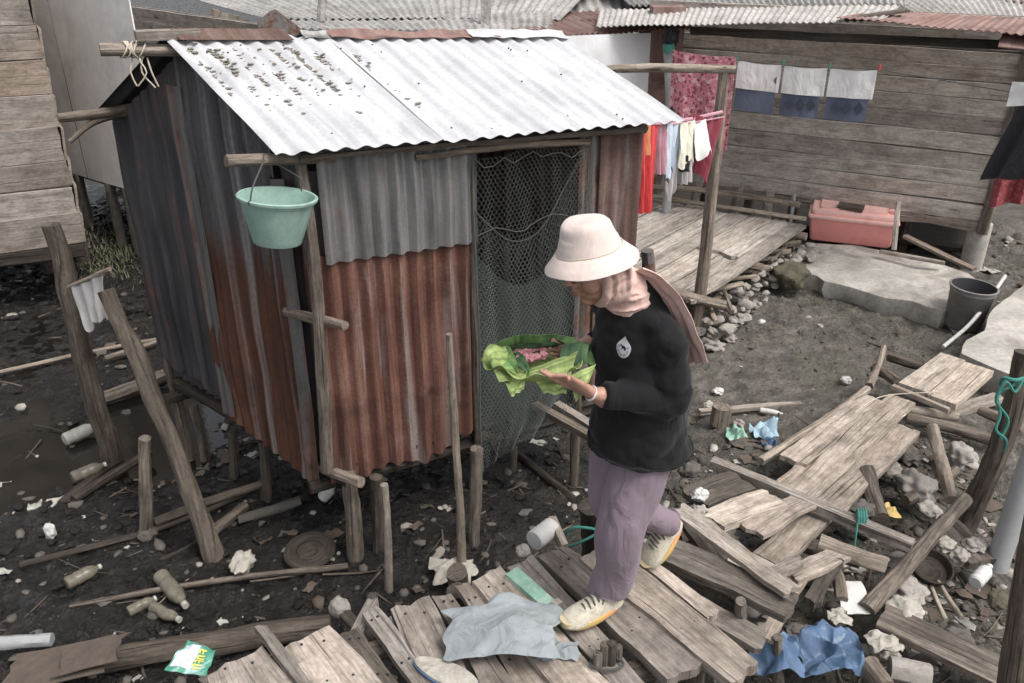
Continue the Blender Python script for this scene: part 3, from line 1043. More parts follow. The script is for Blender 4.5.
# eaves of the right-hand house: fibre-cement sheet at left, maroon iron at right
ea, eb = at(596, 27, Y=8.55), at(884, 20, Y=7.62)
roofsheet('roof_sheet', hr, [ea, eb, at(900, 5, Y=8.35), at(600, 9, Y=9.5)], M['asbestos_pale'], 46, .007)
ec, edd = at(836, 21, Y=7.75), at(1100, 47, Y=6.6)
roofsheet('roof_sheet', hr, [ec + UP * .03, edd + UP * .03, at(1100, 22, Y=7.5), at(880, 10, Y=8.4)], M['rust_roof'], 30, .006)
mb = MB(); mb.plank(at(690, 31, Y=8.45), at(1030, 46, Y=7.2), .07, .05, up=(0, -1, .2)); mb.build('eave_beam', M['darkwood'], hr)
mb = MB(); mb.plank(at(855, 17, Y=7.85), at(905, 12, Y=7.9) + V((0, 0, .02)), .12, .02); mb.build('roof_offcut', M['card'], hr)
mb = MB(); mb.plank(at(1000, 39, Y=7.05), at(1080, 46, Y=6.8), .25, .01, up=(0, -.4, 1)); mb.build('roof_offcut', M['rust_roof'], hr)

# house behind the right-hand one (grey steep sheet, maroon at the corner)
hb = empty('house', at(900, 5, Y=11) + UP * -2, 'house with a broad pale grey sheet roof behind the plank house at right', 'house')
roofsheet('roof_sheet', hb, [at(930, 20, Y=9.6), at(1120, 40, Y=8.9), at(1120, -60, Y=12.0), at(850, -18, Y=11.0)], M['asbestos_pale'], 34, .01)
roofsheet('roof_sheet', hb, [at(985, 2, Y=10.2) + UP * .04, at(1130, 26, Y=9.4) + UP * .06, at(1130, -60, Y=12.4), at(985, -40, Y=12)], M['rust_roof'], 16, .01)
mb = MB(); mb.box(at(930, 20, Y=11) + V((.8, .6, -1.2)), (1.6, 0, 0), (0, .05, 0), (0, 0, 1.1)); mb.build('wall', M['wallL'], hb)
hc = empty('house', at(720, 0, Y=11) + UP * -2, 'house with a weathered grey sheet roof and dark gaps under its eave, top middle', 'house')
roofsheet('roof_sheet', hc, [at(630, 6, Y=10.2), at(905, 4, Y=9.5), at(900, -60, Y=12.5), at(560, -60, Y=13)], M['asbestos'], 44, .015)
mb = MB()
pa, pb = at(640, 14, Y=10.4), at(880, 12, Y=9.75)
mb.plank(pa + UP * -.5, pb + UP * -.5, 1.05, .04, up=(0, -1, .1)); mb.build('wall', M['darkwood'], hc)
for t in (.15, .33, .5, .72):
    p = pa.lerp(pb, t) + V((0, -.08, -.03)); q = pa.lerp(pb, t + .09) + V((0, -.08, -.03))
    mb = MB(); mb.plank(p, q, .06, .02, up=(0, -1, .1)); mb.build('vent_board', M['asbestos_pale'], hc)

# houses behind the shed
hd = empty('house', at(400, 10, Y=9) + UP * -2, 'house with a long mottled grey corrugated roof directly behind the shed', 'house')
roofsheet('roof_sheet', hd, [at(285, 28, Y=8.3), at(552, 33, Y=8.7), at(552, 12, Y=9.6), at(262, 21, Y=9.1)], M['asbestos'], 34, .009)
roofsheet('roof_sheet', hd, [at(262, 21, Y=9.05) + UP * .03, at(560, 22, Y=9.35) + UP * .03, at(620, -40, Y=12.5), at(150, -14, Y=12.0)], M['asbestos'], 44, .009)
mb = MB(); mb.plank(at(300, 60, Y=8.8) + UP * -.3, at(550, 60, Y=9.2) + UP * -.3, .9, .03, up=(0, -1, 0)); mb.build('wall', M['wallL'], hd)
mb = MB(); mb.box(at(486, 16, Y=9.0) + V((0, 0, 0)), (.05, 0, 0), (0, .05, 0), (0, 0, .35)); mb.build('roof_post', M['asbestos_pale'], hd)
mb = MB(); mb.tube([at(321, 22, Y=7.3), at(323, -8, Y=7.35)], .035, 8, .02); mb.build('vent_pipe', M['asbestos'], hd)
he = empty('house', at(560, 10, Y=9.4) + UP * -2, 'low house with a sagging maroon iron roof and white tarpaulin wall', 'house')
roofsheet('roof_sheet', he, [at(536, 37, Y=8.3), at(694, 27, Y=8.9), at(665, 9, Y=10.2), at(470, 15, Y=9.9)], M['rust_roof'], 30, .011, .03)
roofsheet('roof_sheet', he, [at(430, 15, Y=10.2), at(740, 12, Y=10.6), at(740, -45, Y=14), at(400, -45, Y=14)], M['asbestos'], 30, .012)
tp = at(560, 36, Y=8.25), at(651, 33, Y=8.75)
mb = MB()
mb.grid(lambda s, t: tp[0].lerp(tp[1], s) + V((0, -.0, -.95 * t)) + V((0, -1, 0)) * (.03 * nz(s * 5, t * 4, 3) + .05 * t), 24, 20, .003)
mb.build('tarpaulin', M['tarp'], he)
mb = MB(); mb.box(at(668, 80, Y=9.0) + V((-.05, .05, -.1)), (.16, 0, 0), (0, .12, 0), (0, 0, .8)); mb.build('brick_pier', M['rust_roof'], he)

# ------------------------------------------------------------------ left houses
hl = empty('plank_house', at(40, 250, Y=7.4) + UP * -.4, 'pale horizontal plank house corner at the left edge, raised above dark mud', 'house')
LA, LB = at(-160, 275, z=-.25), at(84, 243, z=-.25)
uH = LB - LA
nH = V((uH.y, -uH.x, 0)).normalized()
if nH.y > 0: nH = -nH
mb = MB()
board_wall(mb, LA, uH, 2.35, 9, out=nH)
mb.build('plank_wall', M['wallL'], hl)
mb = MB()
board_wall(mb, LB + V((0, .02, 0)), V((-1.25, 2.0, 0)), 2.35, 9, out=V((.85, .53, 0)))
mb.build('plank_wall', M['wallL'], hl)
mb = MB(); mb.plank(LA + nH * .04 + UP * -.04, LB + nH * .04 + UP * -.05, .10, .08, up=nH); mb.build('sill_beam', M['darkwood'], hl)
mb = MB(); mb.box(LA.lerp(LB, .5) + UP * -.12 - nH * .9, uH * .49, nH * .85, UP * .02); mb.build('floor', M['darkwood'], hl)
for px, py in ((76, 284), (40, 290), (-30, 300)):
    p = at(px, py, z=-.86) + V((0, .25, 0))
    mb = MB(); mb.tube([p + UP * -.1, V((p.x, p.y, -.28))], .07, 9, .12); mb.build('stilt', M['bark'], hl)

hp = empty('panel_house', at(95, 100, Y=8.2) + UP * -1.2, 'house wall of two tall smooth whitish panels between plank house and shed', 'house')
PA, PB = at(64, 171, z=.02), at(132, 191, z=.02)
uP = PB - PA
PB = PA + uP * 1.45
nP = V((uP.y, -uP.x, 0)).normalized()
if nP.y > 0: nP = -nP
for a, b in ((-.9, .36), (.37, 1.45)):
    mb = MB()
    A_, B_ = PA + uP * a, PA + uP * b
    mb.grid(lambda s, t: A_.lerp(B_, s) + UP * 2.0 * t + nP * .01 * nz(s * 2, t * 2, a), 10, 12, .012)
    mb.build('wall_panel', M['panel'], hp)
mb = MB(); mb.box(PA + uP * .365 + UP * 1.0 - nP * .012, uP.normalized() * .006, nP * .012, UP * 1.0); mb.build('seam_batten', M['plank_dark'], hp)
for t in (.02, .5, .75, 1.2):
    p = PA + uP * t - nP * .12
    mb = MB(); mb.tube([p + UP * -.8, p + UP * .0], .05, 9, .1); mb.build('stilt', M['concrete_dark'], hp)
mb = MB(); mb.box(PA + uP * .2 + UP * -.04 - nP * .8, uP * 1.0, nP * .7, UP * .03); mb.build('floor', M['darkwood'], hp)
mb = MB(); mb.box(PA + uP * .2 + UP * -.3 - nP * 1.3, uP * 1.2, nP * .03, UP * .6); mb.build('rear_wall', M['darkwood'], hp)
# plank gable right of the panels, under the grey roof
hg = empty('plank_house', at(200, 20, Y=8.8) + UP * -2, 'brown plank wall with short upright boards just behind the roof ridge of the shed', 'house')
mb = MB()
wa_ = at(140, 42, Y=10.6); wa_.z = .55; wb_ = at(292, 42, Y=8.45); wb_.z = .55
board_wall(mb, wa_, wb_ - wa_, .84, 6, out=V((-.3, -1, 0)))
mb.build('plank_wall', M['wallR'], hg)
for px in (216, 226, 236, 246):
    mb = MB(); mb.plank(at(px, 44, Y=9.6 - (px - 216) * .012), at(px - 1, 10 + (px - 216) * .3, Y=9.6 - (px - 216) * .012), .08, .02, up=(0, -1, 0)); mb.build('upright_board', M['wallL'], hg)
# ------------------------------------------------------------------ walkways and loose timber
random.seed(33)


def quad(q, z, th=.03, mat='plank', name='plank', parent=None, label=None, cat='plank', group=None, jag=.012, rough=.006, warp=.008, up=(0, 0, 1)):
    """q: far-left, far-right, near-right, near-left as seen; z one height or (far, near)"""
    za, zb = z if isinstance(z, tuple) else (z, z)
    p1, p2, p3, p4 = at(*q[0], z=za), at(*q[1], z=za), at(*q[2], z=zb), at(*q[3], z=zb)
    a, b = (p1 + p2) / 2, (p3 + p4) / 2
    d = (b - a).normalized()
    sd = V((-d.y, d.x, 0)).normalized()
    w = abs((p2 - p1).dot(sd)); w2 = abs((p3 - p4).dot(sd))
    mb = MB(); mb.plank(a, b, max(w, .03), th, up=up, jag=jag, rough=rough, warp=warp, w2=max(w2, .03), seglen=.05)
    o = mb.build(name, M[mat], parent)
    if label:
        if parent is None: tag(o, label, cat, group)
        else: o['label'] = label
    return o


def strip(a, b, w, th=.03, mat='plank', name='plank', parent=None, label=None, cat='plank', group=None, **k):
    a, b = at(a[0], a[1], z=a[2]), at(b[0], b[1], z=b[2])
    mb = MB(); mb.plank(a, b, w, th, seglen=.05, **k)
    o = mb.build(name, M[mat], parent)
    if label:
        if parent is None: tag(o, label, cat, group)
        else: o['label'] = label
    return o


def log(pts, r, mat='log', name='log', parent=None, label=None, cat='log', group=None, rough=.2, sides=11):
    P = []
    for p in pts:
        P.append(at(p[0], p[1], z=p[2]) if not isinstance(p, V) else p)
    if len(P) == 2:
        m = P[0].lerp(P[1], .5) + V((random.uniform(-1, 1), random.uniform(-1, 1), random.uniform(-.4, .6))) * (P[1] - P[0]).length * .025
        P = [P[0], m, P[1]]
        if isinstance(r, (list, tuple)) and len(r) == 2: r = [r[0], (r[0] + r[1]) / 2, r[1]]
    mb = MB(); mb.tube(P, r, sides, rough)
    o = mb.build(name, M[mat], parent)
    if label:
        if parent is None: tag(o, label, cat, group)
        else: o['label'] = label
    return o


# --- near boardwalk, boards nailed across bearers
bw = empty('boardwalk', at(500, 640, z=-.1), 'near boardwalk of worn grey boards the woman walks on', 'boardwalk')
NB = [
    ([(203, 669), (268, 652), (312, 705), (225, 722)], 0, .035, 'plank'),
    ([(281, 641), (333, 629), (394, 697), (325, 712)], 0, .035, 'plank'),
    ([(338, 634), (360, 630), (414, 700), (394, 702)], -.045, .03, 'plank_dark'),
    ([(360, 612), (376, 606), (440, 690), (417, 696)], .005, .03, 'plank_grey'),
    ([(388, 607), (431, 597), (487, 705), (437, 716)], 0, .035, 'plank'),
    ([(434, 594), (451, 589), (522, 692), (492, 702)], .004, .03, 'plank_grey'),
    ([(456, 588), (470, 583), (562, 700), (530, 706)], -.02, .03, 'plank'),
    ([(470, 579), (503, 569), (622, 697), (574, 714)], .008, .035, 'plank'),
    ([(507, 566), (534, 557), (650, 688), (626, 698)], 0, .035, 'plank_grey'),
    ([(538, 556), (566, 546), (702, 655), (672, 685)], .012, .04, 'plank_grey'),
    ([(578, 557), (612, 545), (757, 659), (734, 686)], .026, .045, 'plank'),
]
NAILS = []
for q, z, th, m in NB:
    o = quad(q, z, th, m, parent=bw, jag=.022, rough=.012, warp=.010)
    for (ta, tb) in ((.10, .3), (.10, .7), (.62, .3), (.62, .72)):
        pf = V((*q[0], 0)).lerp(V((*q[1], 0)), tb); pn = V((*q[3], 0)).lerp(V((*q[2], 0)), tb)
        pp = pf.lerp(pn, ta + random.uniform(-.02, .02))
        NAILS.append(at(pp.x, pp.y, z=z + .001))
mb = MB()
for p in NAILS: mb.blob(p, .0055, .0055, .004, .1, 0, 1)
o = mb.build('nail_heads', M['black'], bw); o['kind'] = 'stuff'
strip((262, 628, .05), (312, 692, .02), .035, .03, 'plank_grey', parent=bw, label='raised splintered batten', jag=.05)
for (a, b) in (((215, 690, -.07), (640, 575, -.07)), ((300, 730, -.07), (720, 650, -.07))):
    log([a, b], .04, 'bark', 'bearer', bw)
for px, py in ((230, 700), (345, 650), (457, 600), (600, 585), (700, 660), (640, 700)):
    p = at(px, py, z=-.08); 
    log([p + V((0, .06, -.75)), p + V((0, .06, -.01))], .045, 'bark', 'stilt', bw)

# --- far walkway of long boards on logs leading to the concrete path
fw = empty('boardwalk', at(850, 450, z=-.6), 'far plank walkway of pale split boards running up to the concrete path', 'boardwalk')
FB = [
    ([(893, 424), (922, 431), (786, 564), (752, 553)], (-.44, -.22), .03, 'deck'),
    ([(886, 396), (918, 400), (778, 534), (744, 527)], (-.43, -.26), .03, 'deck'),
    ([(862, 394), (884, 402), (803, 468), (784, 452)], (-.44, -.36), .03, 'deck'),
    ([(803, 455), (823, 470), (772, 527), (738, 512)], (-.38, -.28), .025, 'deck'),
    ([(868, 432), (892, 446), (842, 514), (798, 500)], (-.45, -.30), .025, 'deck'),
]
for q, z, th, m in FB:
    quad(q, z, th, m, parent=fw, jag=.02, rough=.012, warp=.012)
quad([(942, 351), (964, 361), (928, 392), (898, 383)], (-.41, -.39), .045, 'deck', parent=fw, jag=.004, rough=.002)
quad([(966, 360), (993, 372), (955, 405), (929, 393)], (-.41, -.39), .045, 'deck', parent=fw, jag=.004, rough=.002)
strip((712, 459, -.16), (914, 541, -.22), .055, .05, 'plank_grey', 'cross_batten', fw, jag=.004)
strip((893, 385, -.40), (950, 409, -.41), .03, .03, 'deck', 'cross_batten', fw, jag=.004)
log([(905, 408, -.50), (958, 417, -.50)], .03, 'pale_pole', 'bearer', fw)
log([(908, 418, -.52), (994, 440, -.50)], .036, 'log', 'bearer', fw)
log([(760, 461, -.44), (868, 389, -.50)], .026, 'pale_pole', 'edge_pole', fw)
log([(735, 520, -.36), (860, 560, -.36)], .04, 'bark', 'bearer', fw)
log([(838, 450, -.52), (925, 480, -.52)], .04, 'bark', 'bearer', fw)
# rope on the batten
mb = MB()
c = at(858, 514, z=-.19)
for k in range(4):
    mb.tube([c + V((math.cos(a) * .012 + .012 * k, .045 * math.cos(a * 1.0), .035 * math.sin(a) - .02)) for a in [q / 8 * 6.283 for q in range(9)]], .005, 5, seg=.02)
mb.tube([c, c + V((-.02, -.06, -.04)), c + V((-.03, -.10, -.16))], .0045, 5, seg=.02)
mb.build('rope_binding', M['rope_teal'], fw)
mb = MB()
mb.tube([at(876, 400, z=-.415), at(905, 414, z=-.41), at(885, 420, z=-.41)], .004, 5, seg=.02)
mb.tube([at(940, 392, z=-.36), at(884, 396, z=-.41), at(855, 412, z=-.41)], .0035, 5, seg=.02)
mb.build('cord', M['rope'], fw)

# --- loose timber heap between the two walkways
G = 'loose boards heaped between the two walkways'
L_ = [
    ('q', [(612, 540), (640, 548), (727, 615), (700, 612)], (.015, .0), .04, 'plank', 'warm brown board under the raised rear shoe'),
    ('s', (648, 540, -.03), (792, 606, -.03), .15, .035, 'plank_dark', 'broad black-grained rotten board in the heap'),
    ('s', (678, 507, .03), (793, 590, .02), .085, .022, 'deck', 'narrow pale splintered board lying over the rotten board'),
    ('s', (742, 479, -.16), (694, 497, -.14), .17, .03, 'plank_dark', 'short dark board end below the cross batten'),
    ('s', (775, 496, -.16), (712, 520, -.10), .15, .03, 'deck', 'short pale board below the dark board end'),
    ('s', (806, 500, -.20), (752, 532, -.13), .13, .02, 'plank', 'bent grey board with a rounded broken end'),
    ('s', (690, 600, -.07), (760, 640, -.12), .12, .03, 'plank_grey', 'grey board sunk under the near boardwalk end'),
    ('s', (735, 592, -.08), (800, 560, -.16), .06, .03, 'plank_grey', 'thin grey board slanting up beside the rotten board'),
    ('s', (765, 640, -.24), (800, 575, -.20), .07, .02, 'deck', 'short pale board leaning under the rotten board end'),
    ('s', (790, 575, -.18), (845, 548, -.26), .10, .022, 'plank', 'grey board end beneath the far walkway'),
    ('s', (640, 600, -.03), (560, 545, -.02), .05, .03, 'plank_grey', 'narrow grey board under the front shoe'),
    ('s', (812, 600, -.25), (835, 558, -.25), .07, .03, 'plank_dark', 'dark stub of board by the white shard'),
    ('s', (720, 560, -.1), (690, 520, -.1), .10, .03, 'plank_dark', 'dark board deep in the heap below the pale splintered one'),
    ('s', (770, 575, -.14), (720, 548, -.12), .15, .02, 'deck', 'pale board between the splintered board and the heap'),
]
for r in L_:
    if r[0] == 'q': quad(r[1], r[2], r[3], r[4], label=r[5], group=G, jag=.02, rough=.012)
    else: strip(r[1], r[2], r[3], r[4], r[5], label=r[6], group=G, jag=.028, rough=.016, warp=.014)
# logs and stakes on the right-hand side
G = 'logs and stakes lying in the rubbish at right'
LG = [
    ([(818, 543, -.26), (884, 566, -.30)], .042, 'log', 'thick grey log end under the far walkway'),
    ([(966, 498, -.28), (918, 552, -.34), (868, 610, -.42)], [.030, .034, .042], 'bark', 'long slanting log across the rubbish heap'),
    ([(932, 428, -.40), (950, 500, -.46)], .035, 'pale_pole', 'pale short log lying upright beside the walkway'),
    ([(884, 347, -.45), (869, 386, -.56)], [.02, .03], 'log', 'forked stake standing at the outer walkway edge'),
    ([(889, 357, -.55), (923, 366, -.52)], .034, 'bark', 'dark log end poking out behind the two pale boards'),
    ([(875, 368, -.55), (898, 383, -.50)], .034, 'log', 'short log under the corner of the pale boards'),
    ([(982, 411, -.42), (1024, 426, -.36)], .035, 'log', 'log running to the roped leaning post'),
    ([(868, 470, -.36), (880, 520, -.4)], [.04, .05], 'bark', 'dark stump against the far walkway side'),
    ([(741, 601, -.0), (743, 652, -.4)], [.02, .035], 'plank_grey', 'pointed grey stake at the end of the near boardwalk'),
    ([(778, 637, -.22), (780, 690, -.55)], [.02, .024], 'log', 'thin upright stick in front of the blue bag'),
    ([(868, 664, -.44), (888, 690, -.44)], .045, 'log', 'short mossy log stub at the bottom edge'),
    ([(890, 668, -.46), (930, 676, -.46)], .05, 'stone', 'round grey log stub beside the mossy stub'),
    ([(816, 556, -.34), (836, 572, -.36), (842, 600, -.4)], .028, 'log', 'crooked branch below the thick log end'),
    ([(800, 470, -.5), (850, 500, -.5)], .03, 'bark', 'dark pole half hidden under the split boards'),
    ([(905, 500, -.46), (955, 470, -.48)], .03, 'bark', 'dark branch behind the slanting log'),
    ([(930, 585, -.46), (946, 620, -.46)], .012, 'pale_pole', 'yellowish split stick near the bowl'),
    ([(938, 582, -.45), (962, 618, -.45)], .012, 'pale_pole', 'second yellowish split stick near the bowl, longer one'),
]
for pts, r, m, lab in LG:
    log(pts, r, m, 'stake' if 'stake' in lab else ('stick' if 'stick' in lab else ('branch' if 'branch' in lab else 'log')), label=lab, group=G, cat='stake' if 'stake' in lab else ('stick' if 'stick' in lab else ('branch' if 'branch' in lab else 'log')))
strip((882, 614, -.40), (1004, 672, -.42), .17, .03, 'plank_dark', label='wide grey board lying over wet mud at bottom right', jag=.01)
strip((945, 520, -.40), (985, 560, -.42), .16, .04, 'plank_dark', label='slab of rotten wood beside the grey pipe', jag=.04, rough=.03)
strip((700, 410, -.72), (801, 403, -.72), .045, .03, 'plank_grey', label='narrow board lying flat on the open mud', jag=.01)
strip((945, 412, -.55), (1000, 395, -.55), .1, .03, 'plank', label='pale board scrap beside the concrete path end', jag=.03)

# leaning posts at right
log([at(1026, 352, Y=3.75), at(1006, 430, Y=3.70), at(985, 480, Y=3.66), at(962, 528, Y=3.70)], [.05, .052, .056, .06], 'bark', 'post', label='dark leaning post wound with teal rope at right', cat='post')
mb = MB()
pts = [at(1022, 380, Y=3.69), at(1012, 386, Y=3.66), at(998, 395, Y=3.64), at(1000, 415, Y=3.62), at(996, 430, Y=3.6), at(1006, 440, Y=3.58), at(1004, 452, Y=3.6)]
mb.tube(pts, .007, 6, seg=.015)
mb.tube([at(1024, 378, Y=3.66), at(1015, 392, Y=3.63), at(1006, 382, Y=3.63), at(996, 400, Y=3.63), at(1008, 420, Y=3.62), at(1000, 440, Y=3.6)], .007, 6, seg=.015)
mb.tube([at(1030, 376, Y=3.7), at(1016, 380, Y=3.64), at(1004, 378, Y=3.66), at(1000, 384, Y=3.7)], .009, 6, seg=.015)
tag(mb.build('rope', M['rope_teal']), 'teal rope knotted round the dark leaning post', 'rope')
mb = MB()
a, b = at(1052, 400, Y=3.35), at(996, 568, z=-.5)
mb.tube([a, a.lerp(b, .5), b], .052, 20, 0)
tag(mb.build('pipe', M['pvc']), 'thick grey plastic pipe leaning at the right edge', 'pipe')
log([at(1060, 440, Y=2.02), at(1044, 520, Y=2.0), at(1030, 600, Y=1.97), at(1012, 720, Y=1.9)], [.05, .05, .052, .055], 'bark', 'post', label='rough brown post close up at the lower right edge', cat='post', rough=.1, sides=20)

# --- deck beyond the shed
dk = empty('platform', at(730, 240, z=-.8), 'pale plank deck beyond the shed with split boards and a back rail', 'deck')
ZD = -.39
dA, dB_ = at(808, 225, z=ZD), at(697, 301, z=ZD)
dd = (dB_ - dA).normalized()
Ld = (dB_ - dA).length
rl = at(640, 198, z=ZD) - dA
cx_ = (rl - dd * rl.dot(dd)).normalized()
skew = rl.dot(dd) / rl.dot(cx_)
acc = 0
random.seed(8)
k = 0
while acc < rl.dot(cx_) + .2:
    wd = random.uniform(.13, .24)
    c0 = dA + cx_ * (acc + wd / 2) + dd * (skew * acc + random.uniform(-.04, .05))
    L1 = Ld * random.uniform(.97, 1.08) + .1 * (k % 3 == 1) + acc * .25
    brk = k in (1, 2, 4, 6, 7, 9)
    if brk:
        m = random.uniform(.45, .6)
        mb = MB(); mb.plank(c0, c0 + dd * L1 * m, wd - .006, .03, jag=.05, rough=.012, warp=.01); mb.build('plank', M['deck_pale'], dk)
        mb = MB(); mb.plank(c0 + dd * (L1 * m + .07) + V((.0, 0, -.012)), c0 + dd * L1 * 1.02, wd - .02, .03, jag=.05, rough=.012, warp=.01); mb.build('plank', M['deck_pale'], dk)
    else:
        mb = MB(); mb.plank(c0 + V((0, 0, random.uniform(-.008, .008))), c0 + dd * L1, wd - random.uniform(.006, .02), .03, jag=.04, rough=.016, warp=.016, w2=wd - random.uniform(.01, .03)); mb.build('plank', M['deck_pale'], dk)
    acc += wd
    k += 1
for t in (.06, .5, .93):
    a = dA + dd * Ld * t + V((0, 0, -.075)) - cx_ * .05
    log([a, a + cx_ * (acc + .1) + dd * (skew * acc)], .04, 'log', 'bearer', dk)
for t in (.08, .45, .9):
    for c in (.08, .8, 1.6):
        a = dA + dd * (Ld * t + skew * c) + cx_ * c
        log([a + V((0, 0, -.5)), a + V((0, 0, -.05))], .045, 'bark', 'stilt', dk)
ra, rb = at(630, 193, z=-.33), at(806, 219, z=-.33)
log([ra, ra.lerp(rb, .5), rb], .022, 'pale_pole', 'back_rail', dk, rough=.08)
log([at(640, 186, z=-.2), at(800, 205, z=-.2)], .03, 'log', 'back_rail', dk)
for px in (662, 700, 740, 772, 796):
    p = at(px, 190 + (px - 640) * .15, z=-.35) + V((0, .15, 0))
    log([p + V((0, 0, -.45)), p + V((0, 0, .16))], .05 if px != 796 else .02, 'plank_grey' if px != 796 else 'pvc', 'rail_post', dk)
# rubble of sticks and stones under the deck edge
random.seed(17)
G = 'cut sticks wedged under the deck edge'
for i, (px, py, qx, qy) in enumerate([(700, 292, 742, 284), (712, 282, 756, 276), (722, 272, 768, 268), (735, 262, 776, 259), (748, 252, 790, 252), (700, 305, 728, 296), (760, 245, 800, 243), (770, 262, 790, 242), (708, 300, 716, 322), (724, 290, 732, 312)]):
    z0 = -.50 - .015 * (i % 3)
    log([(px, py, z0), (qx, qy, z0 - .02)], random.uniform(.018, .032), random.choice(['log', 'pale_pole', 'bark']), 'stick', label='short cut stick wedged among rubble under the front edge of the pale deck', cat='stick', group=G)
mb = MB()
for i in range(90):
    t = random.random()
    p = dA + dd * Ld * t + cx_ * random.uniform(-.22, .1) + V((0, 0, random.uniform(-.36, -.16)))
    r = random.uniform(.02, .055)
    mb.blob(p, r * 1.3, r, r * .8, .35, random.uniform(0, 6), 1)
tag(mb.build('rubble', M['stone']), 'loose stones and shells packed under the deck edge', 'rubble', kind='stuff')
mb = MB(); mb.blob(at(790, 276, z=-.62), .17, .15, .13, .3, .4, 3)
tag(mb.build('rock', M['stone_moss']), 'big greenish boulder at the corner of the concrete slab', 'rock')

# clothesline frame
cl = empty('clothesline_post', at(693, 345, z=MUDZ), 'grey pole with a crossbar holding the washing beside the shed', 'clothesline pole')
b = at(692, 340, z=MUDZ)
log([b + V((0, 0, -.1)), at(700, 298, Y=b.y - .02), at(712, 190, Y=b.y), at(725, 66, Y=b.y)], [.05, .05, .046, .04], 'log', 'upright_pole', cl, rough=.1)
log([at(596, 69, Y=b.y + .25), at(660, 68, Y=b.y + .1), at(736, 70, Y=b.y - .03)], [.028, .032, .03], 'pale_pole', 'crossbar', cl, rough=.12)
log([at(650, 284, Y=b.y - .1), at(690, 297, Y=b.y - .07), at(724, 305, Y=b.y - .06)], [.04, .042, .04], 'log', 'brace', cl, rough=.15)
log([at(648, 250, Y=b.y - .6), at(649, 300, Y=b.y - .6)], .045, 'galv_strip', 'brace', cl)
# white post with green tape and black cap
wp = empty('post', at(670, 120, Y=7.9), 'whitish post with green tape and a black cap behind the washing', 'post')
a, b2 = at(671, 150, Y=8.45), at(668, 42, Y=8.45)
log([a + V((0, 0, -.75)), a, b2], .045, 'pvc', 'pole', wp, rough=.02)
log([at(669, 52, Y=8.41), at(668.5, 44, Y=8.41)], .055, 'rope_teal', 'tape', wp, rough=.05)
mb = MB(); mb.blob(at(671, 37, Y=8.41), .075, .05, .085, .5, .3, 3); mb.build('cap', M['black'], wp)

# --- washing
M['red'] = fabric('red_cloth', srgb(206, 44, 44), folds=.5)
M['maroon'] = fabric('maroon_cloth', srgb(134, 44, 62), folds=.5)
M['lilac'] = fabric('lilac_lace', srgb(184, 132, 146), folds=.5, var=.5)
M['ltblue'] = fabric('pale_blue_cloth', srgb(190, 202, 218), folds=.5)
M['cream'] = fabric('cream_cloth', srgb(226, 222, 202), folds=.5)
M['white'] = fabric('white_cloth', srgb(224, 222, 220), folds=.5)
M['greyc'] = fabric('light_grey_cloth', srgb(184, 180, 178), folds=.5)
M['blackc'] = fabric('black_cloth', srgb(36, 35, 40), folds=.6)
M['denim'] = fabric('slate_cloth', srgb(96, 104, 126), folds=.3)
M['denim_dk'] = fabric('dark_slate_print', srgb(66, 72, 88))
M['orange'] = fabric('orange_cloth', srgb(196, 120, 66), folds=.5)


def floral(name, base, spots, sc):
    n = NT(name)
    p = n.coord('Object')
    v = n.voro(p, sc); vv = n.voro(p, sc * 2.3)
    a = n.noise(p, sc * .8, 3, .5)
    c = n.mix(n.rampv(v.outputs['Distance'], .42, .30), base, spots[0])
    c = n.mix(n.rampv(vv.outputs['Distance'], .30, .20), c, spots[1])
    c = n.mix(n.rampv(a, .56, .60), c, spots[2])
    return n.out(c, .9, 0, n.bump(n.noise(n.map(p, (1, 1, .3)), 9, 3, .5, .8), .4, .03))


M['floral'] = floral('pink_floral_cloth', srgb(206, 122, 134), [srgb(150, 70, 84), srgb(60, 52, 62), srgb(222, 168, 172)], 26)
M['redpat'] = floral('red_patterned_cloth', srgb(150, 62, 66), [srgb(176, 96, 96), srgb(96, 40, 46), srgb(160, 74, 78)], 30)


def hang(name, mat, tl, tr, drop, label, cat, Y=None, parent=None, folds=3, depth=.03, taper=0, group=None, sway=.0, hem=.03, th=.003, thick=.0):
    """cloth hung from two points"""
    tl, tr = V(tl), V(tr)
    u = tr - tl
    n = V((u.y, -u.x, 0)).normalized()
    sd = random.uniform(0, 99)
    mb = MB()
    for side in ((0,) if not thick else (0, 1)):
        def fn(s, t):
            c = .5 + (s - .5) * (1 - taper * t)
            sag = -.015 * math.sin(math.pi * s) * (1 - t)
            zz = -drop * t * (1 + hem * nz(s * 4, sd) ) + sag
            f = depth * (.35 + .65 * t) * (math.sin(s * folds * 6.283 + sd + 1.3 * nz(s * 2, t, sd)) + .6 * nz(s * 6, t * 2.5, sd))
            return tl + u * c + V((sway * t, 0, zz)) + n * (f + .02 * (side * 2 - 1) * (1 if thick else 0))
        mb.grid(fn, 28, 18, th)
    o = mb.build(name, M[mat] if isinstance(mat, str) else mat, parent)
    if parent is None: tag(o, label, cat, group)
    return o


lineA, lineB = at(640, 124, Y=5.35), at(724, 117, Y=6.2)
mb = MB(); mb.tube([lineA, lineA.lerp(lineB, .5) + V((0, 0, -.02)), lineB], .006, 6, seg=.05)
mb.tube([at(655, 124, Y=5.5), at(690, 119, Y=5.9), at(722, 112, Y=6.18)], .012, 6, seg=.05)
tag(mb.build('clothesline', M['lilac']), 'pinkish line strung from the shed eave to the grey pole', 'clothesline')


def lp(px):
    t = (px - 640) / 84
    return lineA.lerp(lineB, t)


